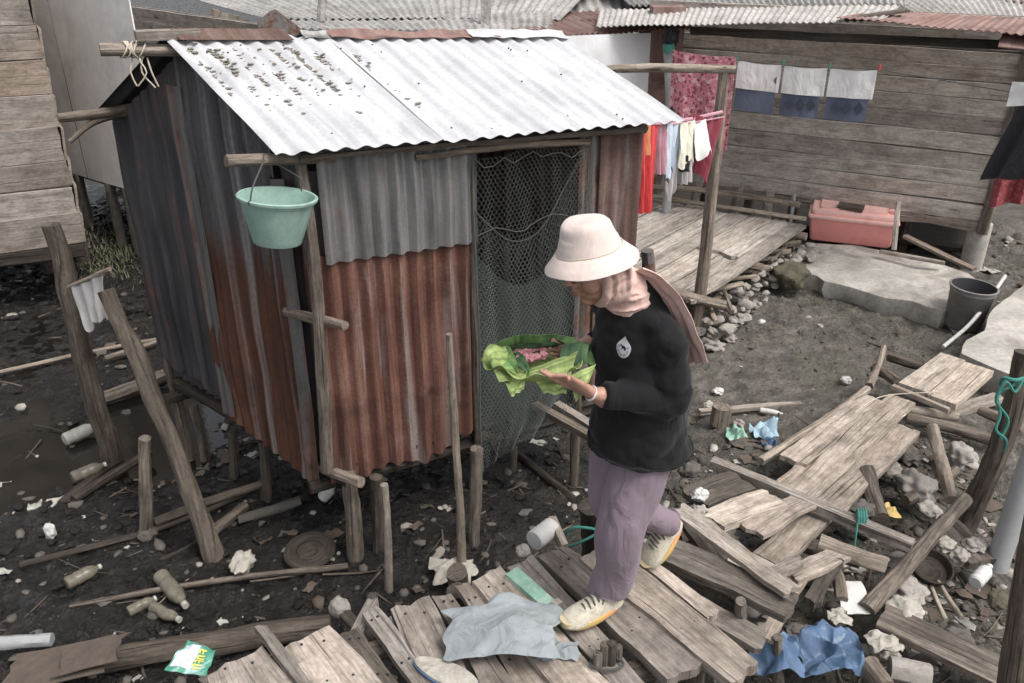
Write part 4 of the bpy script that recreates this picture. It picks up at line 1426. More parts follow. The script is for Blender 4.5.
random.seed(41)
hang('dress', 'red', lp(641), lp(657), .58, 'long bright red garment hanging nearest the shed corner', 'garment', folds=2, depth=.03, taper=.25)
hang('cloth', 'orange', lp(640), lp(648) , .2, 'small orange cloth beside the red garment', 'cloth', folds=1)
hang('blouse', 'lilac', lp(655) + V((0, .03, 0)), lp(668), .34, 'lilac lacy garment between red and pale blue washing', 'garment', folds=2, depth=.02, taper=.2)
hang('shirt', 'ltblue', lp(664), lp(677), .36, 'pale blue shirt hanging on the line', 'shirt', folds=1, depth=.03, taper=.35, hem=.35)
hang('cloth', 'greyc', lp(666) + V((0, .05, -.05)), lp(680) + V((0, .05, -.05)), .40, 'light grey cloth behind the pale blue shirt', 'cloth', folds=2, taper=.4, hem=.4)
hang('shirt', 'cream', lp(676) + V((0, -.02, 0)), lp(690), .30, 'cream coloured shirt in the middle of the line', 'shirt', folds=2, depth=.03, taper=-.1, hem=.4)
hang('shirt', 'white', lp(689), lp(702), .28, 'white shirt hanging beside the maroon cloth', 'shirt', folds=1, depth=.03, taper=-.25, hem=.5, sway=.04)
hang('cloth', 'greyc', lp(682) + V((.0, .04, -.16)), lp(694) + V((0, .04, -.14)), .30, 'greyish white cloth hanging lowest below the cream shirt', 'cloth', folds=2, taper=.3)
hang('cloth', 'blackc', lp(681) + V((0, -.0, -.23)), lp(688) + V((0, -.0, -.23)), .12, 'small black cloth below the cream shirt', 'cloth', folds=1)
hang('cloth', 'maroon', lp(692) + V((0, .03, .03)), lp(723), .46, 'maroon cloth at the pole end of the line', 'cloth', folds=3, depth=.03, taper=.35, sway=-.05, hem=.3)
mb = MB(); mb.blob(lp(663) + V((0, -.02, .04)), .05, .04, .035, .5, 0, 2); mb.blob(lp(667) + V((0, -.02, .05)), .035, .03, .04, .5, 0, 2)
tag(mb.build('cloth', M['blackc']), 'small black bunched cloth on top of the line at the eave', 'cloth')
fa, fb = at(673, 50, Y=7.55), at(736, 57, Y=7.2)
hang('sheet', 'floral', fa, fb, .76, 'pink floral sheet hanging behind the crossbar', 'sheet', folds=2, depth=.02, hem=.06)
hang('sheet', 'floral', fb + V((-.09, 0, -.55)), fb + V((-.01, 0, -.55)), .38, 'narrow trailing end of the pink floral sheet with scalloped white edge', 'sheet', folds=1, depth=.01, taper=.5)
# three towels
tw = [at(737, 60, Y=7.85), at(783, 65, Y=7.65), at(829, 68, Y=7.45), at(879, 70, Y=7.25)]
mb = MB(); mb.tube([at(664, 50, Y=8.0), tw[0], tw[1], tw[2], tw[3], at(1010, 92, Y=6.9)], .004, 5, seg=.1)
tag(mb.build('clothesline', M['rope_dark']), 'thin dark line along the plank house carrying the three towels', 'clothesline')
lab = ['two-tone white and slate towel with creased front, nearest the floral sheet', 'two-tone towel in the middle of three along the plank wall', 'two-tone towel with dark diamonds, at the right end of three']
for i in range(3):
    a, b = tw[i] + V((.012, 0, .0)), tw[i + 1] + V((-.012, 0, 0))
    t_ = empty('towel', a.lerp(b, .5) + V((0, 0, -.45)), lab[i], 'towel', 'towels along the plank wall')
    random.seed(60 + i)
    hang('white_half', 'white', a, b, .235, '', '', parent=t_, folds=1, depth=.010, hem=.0)
    random.seed(60 + i)
    hang('slate_half', 'denim', a + V((.012, .016, -.02)), b + V((-.022, .016, -.02)), .405, '', '', parent=t_, folds=1, depth=.010, hem=.0)
    for k in range(3):
        c_ = a.lerp(b, .25 + .25 * k) + V((0, -.006, -.31))
        if i == 0: continue
        u_ = (b - a).normalized(); n_ = V((u_.y, -u_.x, 0))
        mb = MB(); mb.grid(lambda s, t: c_ + u_ * .035 * (s - .5 + t - .5) * 1.2 + UP * .055 * (s - t) + n_ * .012, 2, 2, .004)
        mb.build('diamond_motif', M['denim_dk'], t_)
for i in range(4):
    mb = MB(); mb.box(tw[i] + V((0, -.01, .02)), (.006, 0, 0), (0, .008, 0), (0, 0, .022))
    tag(mb.build('clothes_peg', M['rope_teal' if i < 3 else 'red']), ['green peg at the left end of the towel line', 'green peg between the left and middle towels', 'green peg between the middle and right towels', 'red peg at the right end of the towel line'][i], 'peg', 'pegs on the towel line')
# clothes at the right edge
a, b = at(1030, 84, Y=6.3), at(1100, 84, Y=5.9)
hang('trousers', 'blackc', a + V((.0, 0, -.08)), b, .62, 'black trousers hanging at the right edge of the plank house', 'trousers', folds=2, depth=.04, sway=-.16, thick=1)
hang('cloth', 'white', at(1012, 82, Y=6.25), at(1080, 76, Y=6.0), .17, 'white cloth folded above the black trousers', 'cloth', folds=1, depth=.02)
hang('cloth', 'redpat', at(1004, 146, Y=6.6), at(1110, 130, Y=6.3), .48, 'red patterned cloth hanging below the black trousers', 'cloth', folds=4, depth=.05)

# --- pink cool box
cb = empty('cool_box', at(850, 245, z=-.55), 'salmon pink cool box on the concrete slab by the plank wall', 'cool box')
b0, b1 = at(812, 244, z=-.55), at(893, 251, z=-.55)
b0 = at(806, 240, z=-.63); b1 = at(893, 250, z=-.63)
u_ = (b1 - b0); u_.z = 0
n_ = V((-u_.y, u_.x, 0)).normalized()
LX = u_.length; ux_ = u_.normalized()
ctr = b0 + u_ * .5 + n_ * .29
def boxmesh(c, hx, hy, h, taper, bev, seg=6):
    """rounded tapered tub, outline from bottom to top"""
    mb = MB()
    rings = []
    prof = [(0, -1.0), (.0, 0.0), (1, 1.0)]
    levels = [(0, 1 - taper - .03), (.02, 1 - taper), (h * .5, 1 - taper * .5), (h - .012, 1), (h, .99)]
    for (z, s_) in levels:
        ring = []
        for k in range(4 * seg):
            q = k // seg; f = (k % seg) / (seg - 1) * math.pi / 2 + q * math.pi / 2
            cx__, cy__ = [(1, 1), (-1, 1), (-1, -1), (1, -1)][q]
            x = cx__ * (hx - bev) + bev * math.cos(f); y = cy__ * (hy - bev) + bev * math.sin(f)
            mb.v.append(c + ux_ * x * s_ + n_ * y * s_ + UP * z); ring.append(len(mb.v) - 1)
        rings.append(ring)
    m = 4 * seg
    for r in range(len(rings) - 1):
        for k in range(m):
            mb.face((rings[r][k], rings[r][(k + 1) % m], rings[r + 1][(k + 1) % m], rings[r + 1][k]))
    mb.face(rings[0][::-1]); mb.face(rings[-1])
    return mb
boxmesh(ctr, LX / 2, .28, .24, .06, .035).build('body', M['pink'], cb, auto=50)
boxmesh(ctr + UP * .23, LX / 2 + .018, .298, .04, 0, .03).build('rim', M['pink_lid'], cb, auto=50)
lid = boxmesh(ctr + UP * .27, LX / 2 - .012, .275, .045, -.0, .04).build('lid', M['pink_lid'], cb, auto=50)
boxmesh(ctr + UP * .314, LX / 2 - .09, .20, .012, 0, .03).build('lid_panel', M['pink_lid'], lid, auto=50)
mb = MB(); mb.box(ctr + UP * .32 + ux_ * (LX * .42) - n_ * .14, ux_ * .03, n_ * .02, UP * .02); mb.build('latch', M['pink'], lid)
mb = MB(); mb.plank(ctr + UP * .366 - ux_ * .16 - n_ * .12, ctr + UP * .366 + ux_ * .08 - n_ * .15, .15, .04, jag=.002)
tag(mb.build('wood_block', M['bark']), 'small wooden block lying on the cool box lid', 'block')
log([at(899, 202, Y=6.95), at(894, 250, Y=6.75)], .022, 'plank_grey', 'stake', label='grey stake standing at the right end of the cool box', cat='stake')
# boards leaning under the right house
strip((905, 235, -.5), (975, 268, -.62), .08, .025, 'log', label='brown board slanting under the plank house sill', jag=.01)
strip((880, 250, -.53), (945, 262, -.55), .05, .025, 'plank_grey', label='thin board lying behind the concrete slab', jag=.01)

# --- buckets
def bucket(r_top, r_bot, h, mat, name_parent, M4, inner=None, lip=.008):
    mb = MB()
    t = .004
    mb.lathe([(0, 0), (r_bot * .97, 0), (r_bot, .006), (r_bot + (r_top - r_bot) * .86, h * .86), (r_bot + (r_top - r_bot) * .87 + .004, h * .87), (r_top - .002, h - .016), (r_top + lip, h - .014), (r_top + lip + .002, h - .004), (r_top + lip - .003, h), (r_top - t, h - .002)], M4, 40)
    o1 = mb.build('body', M[mat], name_parent, auto=50)
    mb = MB()
    mb.lathe([(r_top - t + .0005, h - .002), (r_bot - t, .012), (0, .01)], M4, 40)
    mb.build('inside', M[inner or mat], name_parent, auto=50)
    return o1


bc = at(266, 193, Y=3.42)
bk = empty('bucket', bc + V((.02, .0, -.25)), 'teal green plastic bucket hung from a log at the shed corner', 'bucket')
tm = Matrix.Translation(bc + V((.018, .01, -.215))) @ Matrix.Rotation(R(6), 4, 'Y') @ Matrix.Rotation(R(-4), 4, 'X')
bucket(.155, .102, .20, 'teal', bk, tm)
mb = MB()
hp_ = at(263, 163, Y=3.50)
mb.tube([tm @ V((-.075, -.135, .195)), tm @ V((-.07, -.115, .25)), hp_ + V((0, -.01, .0)), hp_ + V((.0, .03, .03)), hp_ + V((.012, .05, -.0)), tm @ V((.06, .135, .25)), tm @ V((.07, .135, .195))], .0035, 6, seg=.01)
mb.build('handle', M['rope_dark'], bk)
mb = MB(); mb.blob(tm @ V((-.075, -.137, .192)), .010, .010, .010, .2, 0, 1); mb.build('knot', M['rope_dark'], bk)
bc = at(962, 325, z=-.77)
bk2 = empty('bucket', bc, 'weathered grey plastic pail standing on mud beside the concrete path', 'bucket')
bucket(.178, .142, .36, 'bucket_grey', bk2, Matrix.Translation(bc) @ Matrix.Rotation(R(3), 4, 'Y'), 'bucket_in', .01)
mb = MB(); mb.tube([at(1005, 276, z=-.46), at(985, 305, z=-.55), at(968, 326, z=-.66), at(943, 347, z=-.72)], .016, 10, 0)
tag(mb.build('pipe', M['white_pl']), 'thin white pipe slanting beside the grey pail', 'pipe')

# --- posts and sticks round the shed
log([at(463, 574, z=-.82), at(460, 500, Y=3.55), at(454, 420, Y=3.56), at(449, 334, Y=3.56)], [.024, .021, .019, .016], 'pale_pole', 'stick', label='tall thin pale stick standing in front of the shed', cat='stick')
log([at(474, 546, z=-.82), at(475, 500, Y=3.78), at(475, 448, Y=3.78)], [.036, .034, .034], 'log', 'post', label='straight short post just right of the tall pale stick', cat='post')
log([at(513, 470, z=-.82), at(513, 415, Y=4.4)], [.022, .022], 'log', 'post', label='thin post holding up the doorway plank', cat='post')
strip((522, 395, -.16), (612, 446, -.12), .05, .04, 'log', 'doorstep_pole', label='narrow beam bridging from the shed doorway to the walkway', cat='beam', jag=.004)
strip((540, 392, -.2), (612, 438, -.2), .05, .03, 'plank_grey', 'plank', label='second narrow board behind the doorway beam', jag=.01)
strip((495, 412, -.22), (522, 405, -.2), .12, .04, 'plank', 'plank', label='pale broken board end at the foot of the netting', jag=.03)
pl = [at(113, 460, z=-.86), at(95, 400, Y=4.62), at(70, 300, Y=4.6), at(62, 262, Y=4.6), at(50, 224, Y=4.6)]
log(pl, [.065, .06, .058, .05, .046], 'bark', 'post', label='crooked left post of the pair holding the rag', cat='post', rough=.25)
pl = [at(214, 562, z=-.83), at(190, 490, Y=3.75), at(165, 425, Y=3.86), at(140, 360, Y=3.98), at(120, 325, Y=4.05), at(106, 290, Y=4.1)]
log(pl, [.060, .048, .044, .048, .041, .046], 'bark', 'post', label='leaning thick post right of the rag, nearest the shed', cat='post', rough=.22)
log([at(112, 465, z=-.85), at(80, 490, z=-.80), at(60, 505, z=-.84)], [.03, .03, .025], 'darkwood', 'branch', label='dark branch lying at the foot of the crooked post', cat='branch')
ra_, rb_ = at(68, 287, Y=4.52), at(110, 269, Y=4.3)
log([ra_, rb_], .012, 'pale_pole', 'stick', label='short pale stick carrying the rag between two posts', cat='stick')
random.seed(71)
hang('rag', 'foamc' if 'foamc' in M else 'greyc', ra_.lerp(rb_, .1), ra_.lerp(rb_, .85), .27, 'frayed whitish rag hung between the two left posts', 'rag', folds=3, depth=.02, taper=.3, hem=.3)
log([at(147, 540, z=-.84), at(147, 500, Y=3.84), at(145, 438, Y=3.84)], [.04, .036, .032], 'bark', 'stake', label='short dark stake between the leaning post and the mud pool', cat='stake')
mb = MB(); mb.blob(at(147, 535, z=-.77), .05, .05, .05, .4, 0, 2)
tag(mb.build('stone', M['stone_dark']), 'lump of stone at the foot of the short dark stake', 'stone')
G = 'poles lying on the left mud'
for pts, r, m, lab in [
    ([(20, 565, -.80), (160, 528, -.78), (262, 487, -.74)], .018, 'darkwood', 'long thin dark pole lying from left edge to under the shed'),
    ([(155, 522, -.75), (262, 484, -.70)], .026, 'bark', 'brown pole end beside the long dark pole'),
    ([(70, 606, -.79), (200, 583, -.77), (348, 566, -.77)], [.012, .016, .018], 'log', 'thin branch lying in front of the shed stilts'),
    ([(60, 668, -.76), (150, 653, -.74), (330, 625, -.74)], [.06, .06, .055], 'bark', 'thick log lying behind the end of the near boardwalk'),
    ([(-20, 645, -.74), (52, 639, -.74)], .03, 'pvc', 'mud streaked tube at the left edge'),
    ([(0, 372, -.80), (90, 352, -.80), (165, 338, -.78)], .016, 'pale_pole', 'thin pole lying far behind the left posts'),
    ([(105, 358, -.78), (168, 338, -.76)], .022, 'pale_pole', 'pale board edge behind the leaning post'),
    ([(72, 500, -.80), (150, 452, -.78)], .03, 'darkwood', 'dark log between the two left posts'),
    ([(100, 400, -.80), (165, 375, -.78)], .05, 'bark', 'thick log behind the leaning post, towards the shed'),
    ([(210, 535, -.76), (245, 505, -.74)], .03, 'bark', 'short log by the base of the leaning post'),
    ([(160, 560, -.8), (200, 540, -.8)], .012, 'darkwood', 'small twig near the leaning post'),
    ([(238, 520, -.78), (300, 500, -.76)], .03, 'stone_dark', 'mud covered log under the shed edge'),
    ([(520, 455, -.8), (575, 500, -.79)], .022, 'darkwood', 'dark pole lying in the mud behind the woman'),
]:
    nm = 'tube' if 'tube' in lab else ('branch' if 'branch' in lab else ('twig' if 'twig' in lab else 'pole' if 'pole' in lab else 'log'))
    log(pts, r, m, nm, label=lab, group=G, cat=nm)

# --- bottles and rubbish
def bottle(a, b, r, mat, label, crushed=0):
    """bottle lying from base a to mouth b"""
    a, b = V(a), V(b)
    mb = MB()
    d = (b - a); L = d.length
    q = d.to_track_quat('Z', 'Y').to_matrix().to_4x4()
    sd = random.uniform(0, 99)
    def fn(p, an):
        g = 1 - crushed * max(0, .4 + nz(sd, p.z * 14, math.cos(an))) * (1 if p.z < L * .8 else 0)
        return V((p.x * g, p.y * (1 - crushed * .4), p.z))
    mb.lathe([(0, 0), (r * .8, 0), (r, r * .25), (r * .97, L * .2), (r * .9, L * .24), (r, L * .28), (r, L * .45), (r * .93, L * .5), (r, L * .54), (r * .98, L * .66), (r * .7, L * .8), (r * .36, L * .9), (r * .34, L * .93)], Matrix.Translation(a) @ q, 18, fn)
    o = mb.build('body', M[mat])
    root = empty('bottle', a, label, 'bottle', 'plastic bottles lying in the mud')
    o.parent = root; o.location = o.location - V(root.location)
    WP[o.name] = WP[o.name]
    mb = MB(); mb.lathe([(0, L * .92), (r * .42, L * .92), (r * .42, L), (0, L)], Matrix.Translation(a) @ q, 14)
    mb.build('cap', M['white_pl' if mat != 'bottle' else 'bottle_clear'], root)


random.seed(91)
bottle(at(66, 584, z=-.77), at(101, 566, z=-.77), .036, 'bottle', 'brown tinted bottle lying alone left of the stake')
bottle(at(160, 575, z=-.76), at(186, 606, z=-.77), .042, 'bottle', 'upright tilted murky bottle beside two crushed ones')
bottle(at(128, 612, z=-.77), at(156, 598, z=-.77), .036, 'bottle', 'crushed bottle at the left of the cluster', .5)
bottle(at(152, 606, z=-.77), at(180, 620, z=-.77), .038, 'bottle', 'crushed bottle at the front of the cluster', .5)
bottle(at(64, 440, z=-.80), at(98, 425, z=-.80), .05, 'bottle_clear', 'clouded large bottle near the foot of the crooked post', .2)
bottle(at(72, 478, z=-.78), at(106, 464, z=-.78), .04, 'bottle', 'muddy bottle under the dark log at left')
bottle(at(975, 583, z=-.42), at(990, 566, z=-.41), .034, 'white_pl', 'white bottle lying by the foot of the grey pipe')
bottle(at(322, 498, z=-.70), at(334, 486, z=-.62), .035, 'white_pl', 'white bottle under the front shed corner')
bottle(at(760, 410, z=-.72), at(783, 414, z=-.72), .02, 'white_pl', 'slim white bottle lying on the open mud by the board')

def junk(name, mat, c, rx, ry, rz, label, cat, rough=.5, sub=2, group=None, freq=1.8, rot=None, kind=None):
    mb = MB(); mb.blob(c, rx, ry, rz, rough, random.uniform(0, 6) if rot is None else rot, 3, freq)
    return tag(mb.build(name, M[mat], auto=70), label, cat, group, kind)


def crumple(name, mat, c, w, d, h, label, cat, group=None, n=26, seed=None, lobes=2.2, fold=1.0, parent=None, crisp=60, hf=1.0, crease=True):
    """crumpled film or cloth lying on the ground"""
    sd = seed if seed is not None else random.uniform(0, 99)
    mb = MB()
    rq = random.Random(int(sd * 100))
    tr_ = [(rq.uniform(0, 6.283), rq.uniform(.5, 2.6) * lobes / 1.6, rq.random(), rq.uniform(.3, 1)) for _ in range(12)]
    def fn(s, t):
        x, y = (s - .5) * 2, (t - .5) * 2
        r = math.hypot(x, y)
        ex = (1 - .16 * max(0, r - .95)) + .42 * nz(x * 1.4, y * 1.4, sd)
        rd = abs(nz(x * lobes, y * lobes, sd + 5)) * 1.2 + hf * (.6 * abs(nz(x * lobes * 2.3, y * lobes * 2.3, sd + 8)) + .25 * abs(nz(x * 9, y * 9, sd))) + .5 * abs(nz(x * lobes * .6 + y * 2.2, y * 1.1 - x * 3.1, sd + 15))
        if crease:
            wx, wy = x + .22 * nz(x * 1.7, y * 1.7, sd + 2), y + .22 * nz(x * 1.7, y * 1.7, sd + 6)
            rd = 0
            for (an, f_, ph, am) in tr_:
                q_ = (wx * math.cos(an) + wy * math.sin(an)) * f_ * .5 + ph
                q_ -= math.floor(q_)
                rd += am / (f_ + .6) * (1 - abs(2 * q_ - 1)) ** 1.3
            rd = max(0, rd * .62 - .55) * 1.7
        zz = h * (max(0, 1 - r * r * .6) * .45 + rd * fold * (1 - .4 * min(1, r)))
        return V(c) + V((x * w / 2 * ex + .07 * w * nz(x * 2.2, y * 2.2, sd + 20), y * d / 2 * ex + .07 * d * nz(x * 2.2, y * 2.2, sd + 30), zz))
    mb.grid(fn, n, n, .002)
    o = mb.build(name, M[mat], parent, auto=crisp)
    if parent is None: tag(o, label, cat, group)
    return o


junk('foam_lump', 'foam', at(243, 563, z=-.74), .085, .05, .05, 'white foam lump in the mud left of the shed stilts', 'foam', .5)
junk('carton', 'white_pl', at(50, 531, z=-.78), .03, .03, .055, 'small red and white carton standing in the left mud', 'carton', .25)
mb = MB(); mb.lathe([(0, .0), (.13, .0), (.14, .012), (.135, .018), (.12, .012), (0, .015)], Matrix.Translation(at(310, 552, z=-.76)) @ Matrix.Rotation(.12, 4, 'X'), 30)
tag(mb.build('basin_lid', M['darkwood']), 'round mud coloured lid lying under the front of the shed', 'lid')
crumple('plastic_bag', 'foam', at(452, 575, z=-.76), .22, .2, .08, 'greyish white plastic bag crumpled behind the near boardwalk', 'bag')
log([at(456, 600, z=-.8), at(457, 572, Y=3.2)], .05, 'bark', 'stump', label='dark stump by the edge of the near boardwalk under the tall stick', cat='stump')
can = empty('tin_can', at(540, 548, z=-.1), 'white tin lying at the far edge of the near boardwalk', 'tin')
mb = MB(); q = (at(560, 522, z=.0) - at(532, 543, z=.0)).to_track_quat('Z', 'Y').to_matrix().to_4x4()
mb.lathe([(0, 0), (.042, 0), (.045, .006), (.045, .05), (.043, .055), (.045, .06), (.045, .12), (.04, .125), (0, .12)], Matrix.Translation(at(534, 541, z=-.01)) @ q, 22); mb.build('body', M['white_pl'], can)
mb = MB(); mb.plank(at(552, 517, z=.02), at(564, 545, z=.0), .03, .05, jag=.01); tag(mb.build('wood_block', M['plank']), 'short pale block of wood beside the white tin', 'block')
junk('stone', 'foam', at(523, 551, z=.0), .03, .028, .025, 'small white lump near the white tin', 'lump', .3)
# stuff on the boardwalk
M['mint'] = plain('mint_foam', srgb(130, 174, 154), .8, .4, 18, .2, srgb(196, 200, 184), .7)
gb = empty('foam_bar', at(532, 585, z=.01), 'mint green painted bar lying on the near boardwalk', 'bar')
mb = MB(); a, b = at(512, 566, z=.055), at(551, 600, z=.055)
mb.plank(a - UP * .02, b - UP * .02, .06, .024, jag=.004, rough=.004); mb.build('body', M['mint'], gb)
mb = MB(); mb.plank(at(552, 601, z=.034), at(557, 605, z=.034), .058, .022, jag=.006); mb.build('bare_end', M['plank_grey'], gb)
M['rag_blue'] = fabric('washed_blue_cloth', srgb(136, 143, 146), .95, 300, .5, .7)
crumple('cloth', 'rag_blue', at(500, 640, z=.012), .42, .25, .075, 'grey blue cloth crumpled flat on the near boardwalk', 'cloth', n=70, seed=3.3, lobes=1.2)
crumple('cloth', 'rag_blue', at(556, 652, z=.012), .16, .09, .03, 'small grey rag beside the crumpled blue cloth', 'cloth', n=26, seed=7.7)
ins = empty('sandal', at(445, 675, z=.01), 'worn white insole with blue rim at the bottom edge', 'insole')
a, b = at(415, 664, z=.0), at(478, 692, z=.0)
def sole(c0, c1, w, z0, z1, mat, parent, name):
    d = (c1 - c0); L = d.length; d.normalize(); s_ = V((-d.y, d.x, 0))
    mb = MB(); N = 36; top = []; bot = []
    for k in range(N):
        an = 2 * math.pi * k / N
        x = .5 + .5 * math.cos(an)
        ww = w * (.40 + .13 * math.sin(x * 3.0 - .3)) 
        p = c0 + d * L * x + s_ * ww * math.sin(an) * (abs(math.sin(an)) ** -.25 if abs(math.sin(an)) > 1e-3 else 1)
        mb.v.append(p + UP * z0); mb.v.append(p + UP * z1)
    for k in range(N):
        k2 = (k + 1) % N
        mb.face((2 * k, 2 * k2, 2 * k2 + 1, 2 * k + 1))
    mb.face([2 * k + 1 for k in range(N)]); mb.face([2 * k for k in range(N)][::-1])
    return mb.build(name, M[mat], parent)
M['bluerim'] = plain('blue_rim', srgb(70, 112, 160), .6)
sole(a, b, .095, .012, .020, 'bluerim', ins, 'rim')
sole(a + (b - a) * .012, b - (b - a) * .012, .088, .018, .028, 'foam', ins, 'pad')
# short bundle of stakes tied with cord
bs = empty('stake_bundle', at(606, 668, z=-.2), 'bundle of short cut stakes sticking up through the near boardwalk', 'stakes')
for i, (px, h) in enumerate(((597, .07), (604, .095), (611, .10), (618, .06))):
    p = at(px, 668 - i * 2, z=.0) + V((0, .01 * (i % 2), 0))
    mb = MB(); mb.tube([p + UP * -.4, p + UP * h], .017, 10, .12); mb.build('stake', M['plank_dark'], bs)
mb = MB(); p = at(607, 664, z=.02)
mb.tube([p + V((math.cos(k / 16 * 6.283) * .058, math.sin(k / 16 * 6.283) * .03, .004 * k / 16)) for k in range(17)], .005, 6, seg=.01)
mb.build('cord', M['rope_dark'], bs)
log([at(588, 560, z=-.5), at(588, 505, Y=2.98)], .045, 'darkwood', 'post', label='dark post end between the boardwalk and the woman', cat='post')
mb = MB(); p = at(586, 528, Y=2.93)
mb.tube([p + V((-.09, 0, -.04)), p + V((-.05, -.02, .02)), p + V((.05, -.02, .0)), p + V((-.02, -.03, -.05)), p + V((-.09, -.01, -.1))], .006, 6, seg=.01)
tag(mb.build('rope', M['rope_teal']), 'dark green rope looped on the post behind the front leg', 'rope')
# snack wrapper with yellow lettering
wr = empty('snack_wrapper', at(190, 660, z=-.05), 'green and white snack wrapper by the corner of the near boardwalk', 'wrapper')
M['wrap'] = plain('wrapper_green', srgb(60, 142, 116), .35, .3, 20, .2, srgb(196, 214, 224), .8)
M['wrapw'] = plain('wrapper_white', srgb(200, 212, 220), .35, .3, 24, .2, srgb(190, 140, 150), .7)
M['wrapy'] = plain('wrapper_yellow', srgb(214, 200, 70), .35, .1)
wa, wb, wc, wd_ = at(188, 640, z=-.02), at(216, 650, z=-.02), at(206, 676, z=-.02), at(164, 670, z=-.02)
def wfn(o_):
    return lambda s, t: (wa * (1 - s) + wb * s) * (1 - t) + (wd_ * (1 - s) + wc * s) * t + UP * (.02 * nz(s * 3, t * 3, 2) + o_)
mb = MB(); mb.grid(wfn(0), 14, 14, .001); mb.build('film', M['wrap'], wr)
mb = MB(); f0 = wfn(.0025); mb.grid(lambda s, t: f0(.06 + .5 * s, .12 + .76 * t), 12, 12, .0008); mb.build('white_panel', M['wrapw'], wr)
mb = MB(); f1 = wfn(.004)
def stroke(x0, y0, x1, y1, w=.022):
    d = V((x1 - x0, y1 - y0, 0)); n_ = V((-d.y, d.x, 0)).normalized() * w
    mb.grid(lambda s, t: f1(x0 + d.x * s + n_.x * (t - .5) * 2, y0 + d.y * s + n_.y * (t - .5) * 2), 3, 1, .0006)
for k, y in enumerate((.22, .38, .54, .70)):      # blurred block lettering running down the right side
    stroke(.60, y, .80, y)
    stroke(.60, y + .09, .80, y + .09) if k % 2 else stroke(.70, y, .70, y + .10)
    stroke(.60, y, .60, y + .10)
mb.build('lettering', M['wrapy'], wr)
# brown sheet at bottom left
mb = MB(); mb.plank(at(5, 672, z=-.6), at(110, 655, z=-.55), .22, .006, jag=.03, warp=.05); tag(mb.build('cardboard', M['card']), 'brown wet cardboard sheet at the bottom left corner', 'cardboard')
mb = MB(); mb.plank(at(60, 662, z=-.55), at(120, 650, z=-.5), .16, .005, jag=.03, warp=.05); tag(mb.build('cardboard', M['card']), 'smaller brown scrap on top of the wet cardboard', 'cardboard')
junk('lump', 'stone', at(340, 608, z=-.3), .04, .05, .05, 'pale rounded lump by the raised splintered batten', 'lump', .2)
strip((345, 612, -.2), (372, 640, -.15), .05, .02, 'plank_dark', label='dark board scrap between lump and boardwalk', jag=.02)
strip((352, 640, -.06), (372, 602, -.02), .05, .02, 'plank_grey', label='grey board scrap tucked under the boardwalk edge', jag=.03)
junk('can', 'paleblue', at(392, 622, z=-.1), .03, .02, .02, 'small pale scrap under the boardwalk by the dark boards', 'scrap', .4)

# blue bags and other rubbish at right
crumple('plastic_bag', 'bluebag', at(826, 660, z=-.50), .28, .28, .10, 'large crumpled blue plastic bag at the bottom right', 'bag', n=100, seed=11, lobes=1.7, crisp=60, hf=.45)
crumple('plastic_bag', 'bluebag', at(770, 662, z=-.42), .22, .2, .10, 'smaller blue plastic bag under the boardwalk end', 'bag', n=60, seed=12, lobes=1.8, crisp=60, hf=.45)
crumple('plastic_bag', 'paleblue', at(765, 437, z=-.66), .17, .16, .09, 'pale blue plastic bag beside the far walkway', 'bag', n=40, seed=13)
crumple('plastic_bag', 'bluebag', at(768, 446, z=-.64), .10, .08, .06, 'small bright blue bag end beside the pale blue bag', 'bag', n=26, seed=19)
crumple('plastic_bag', 'mint', at(736, 437, z=-.66), .12, .14, .06, 'greenish plastic scrap left of the pale blue bag', 'bag', n=30, seed=14)
mb = MB(); p = at(719, 424, z=-.72)
mb.tube([p, p + V((.01, .01, .13))], .065, 14, .06); tag(mb.build('stump', M['log']), 'cut tree stump standing on the mud behind the woman', 'stump')
mb = MB(); mb.lathe([(0, 0), (.05, .0), (.085, .03), (.098, .075), (.09, .075), (.078, .035), (.0, .012)], Matrix.Translation(at(927, 574, z=-.46)) @ Matrix.Rotation(.3, 4, 'X'), 28)
tag(mb.build('bowl', M['darkwood']), 'dark half coconut bowl in the rubbish at right', 'bowl')
mb = MB(); c_ = at(854, 597, z=-.40)
mb.grid(lambda s, t: c_ + V(((s - .5) * .15 * (1 - .3 * t), (t - .5) * .15, .02 * nz(s * 2, t * 2, 1) + .05 * (t - .5))), 10, 10, .006)
tag(mb.build('shard', M['white_pl']), 'white foam shard leaning by the crooked branch', 'shard')
G = 'stones in the rubbish at right'
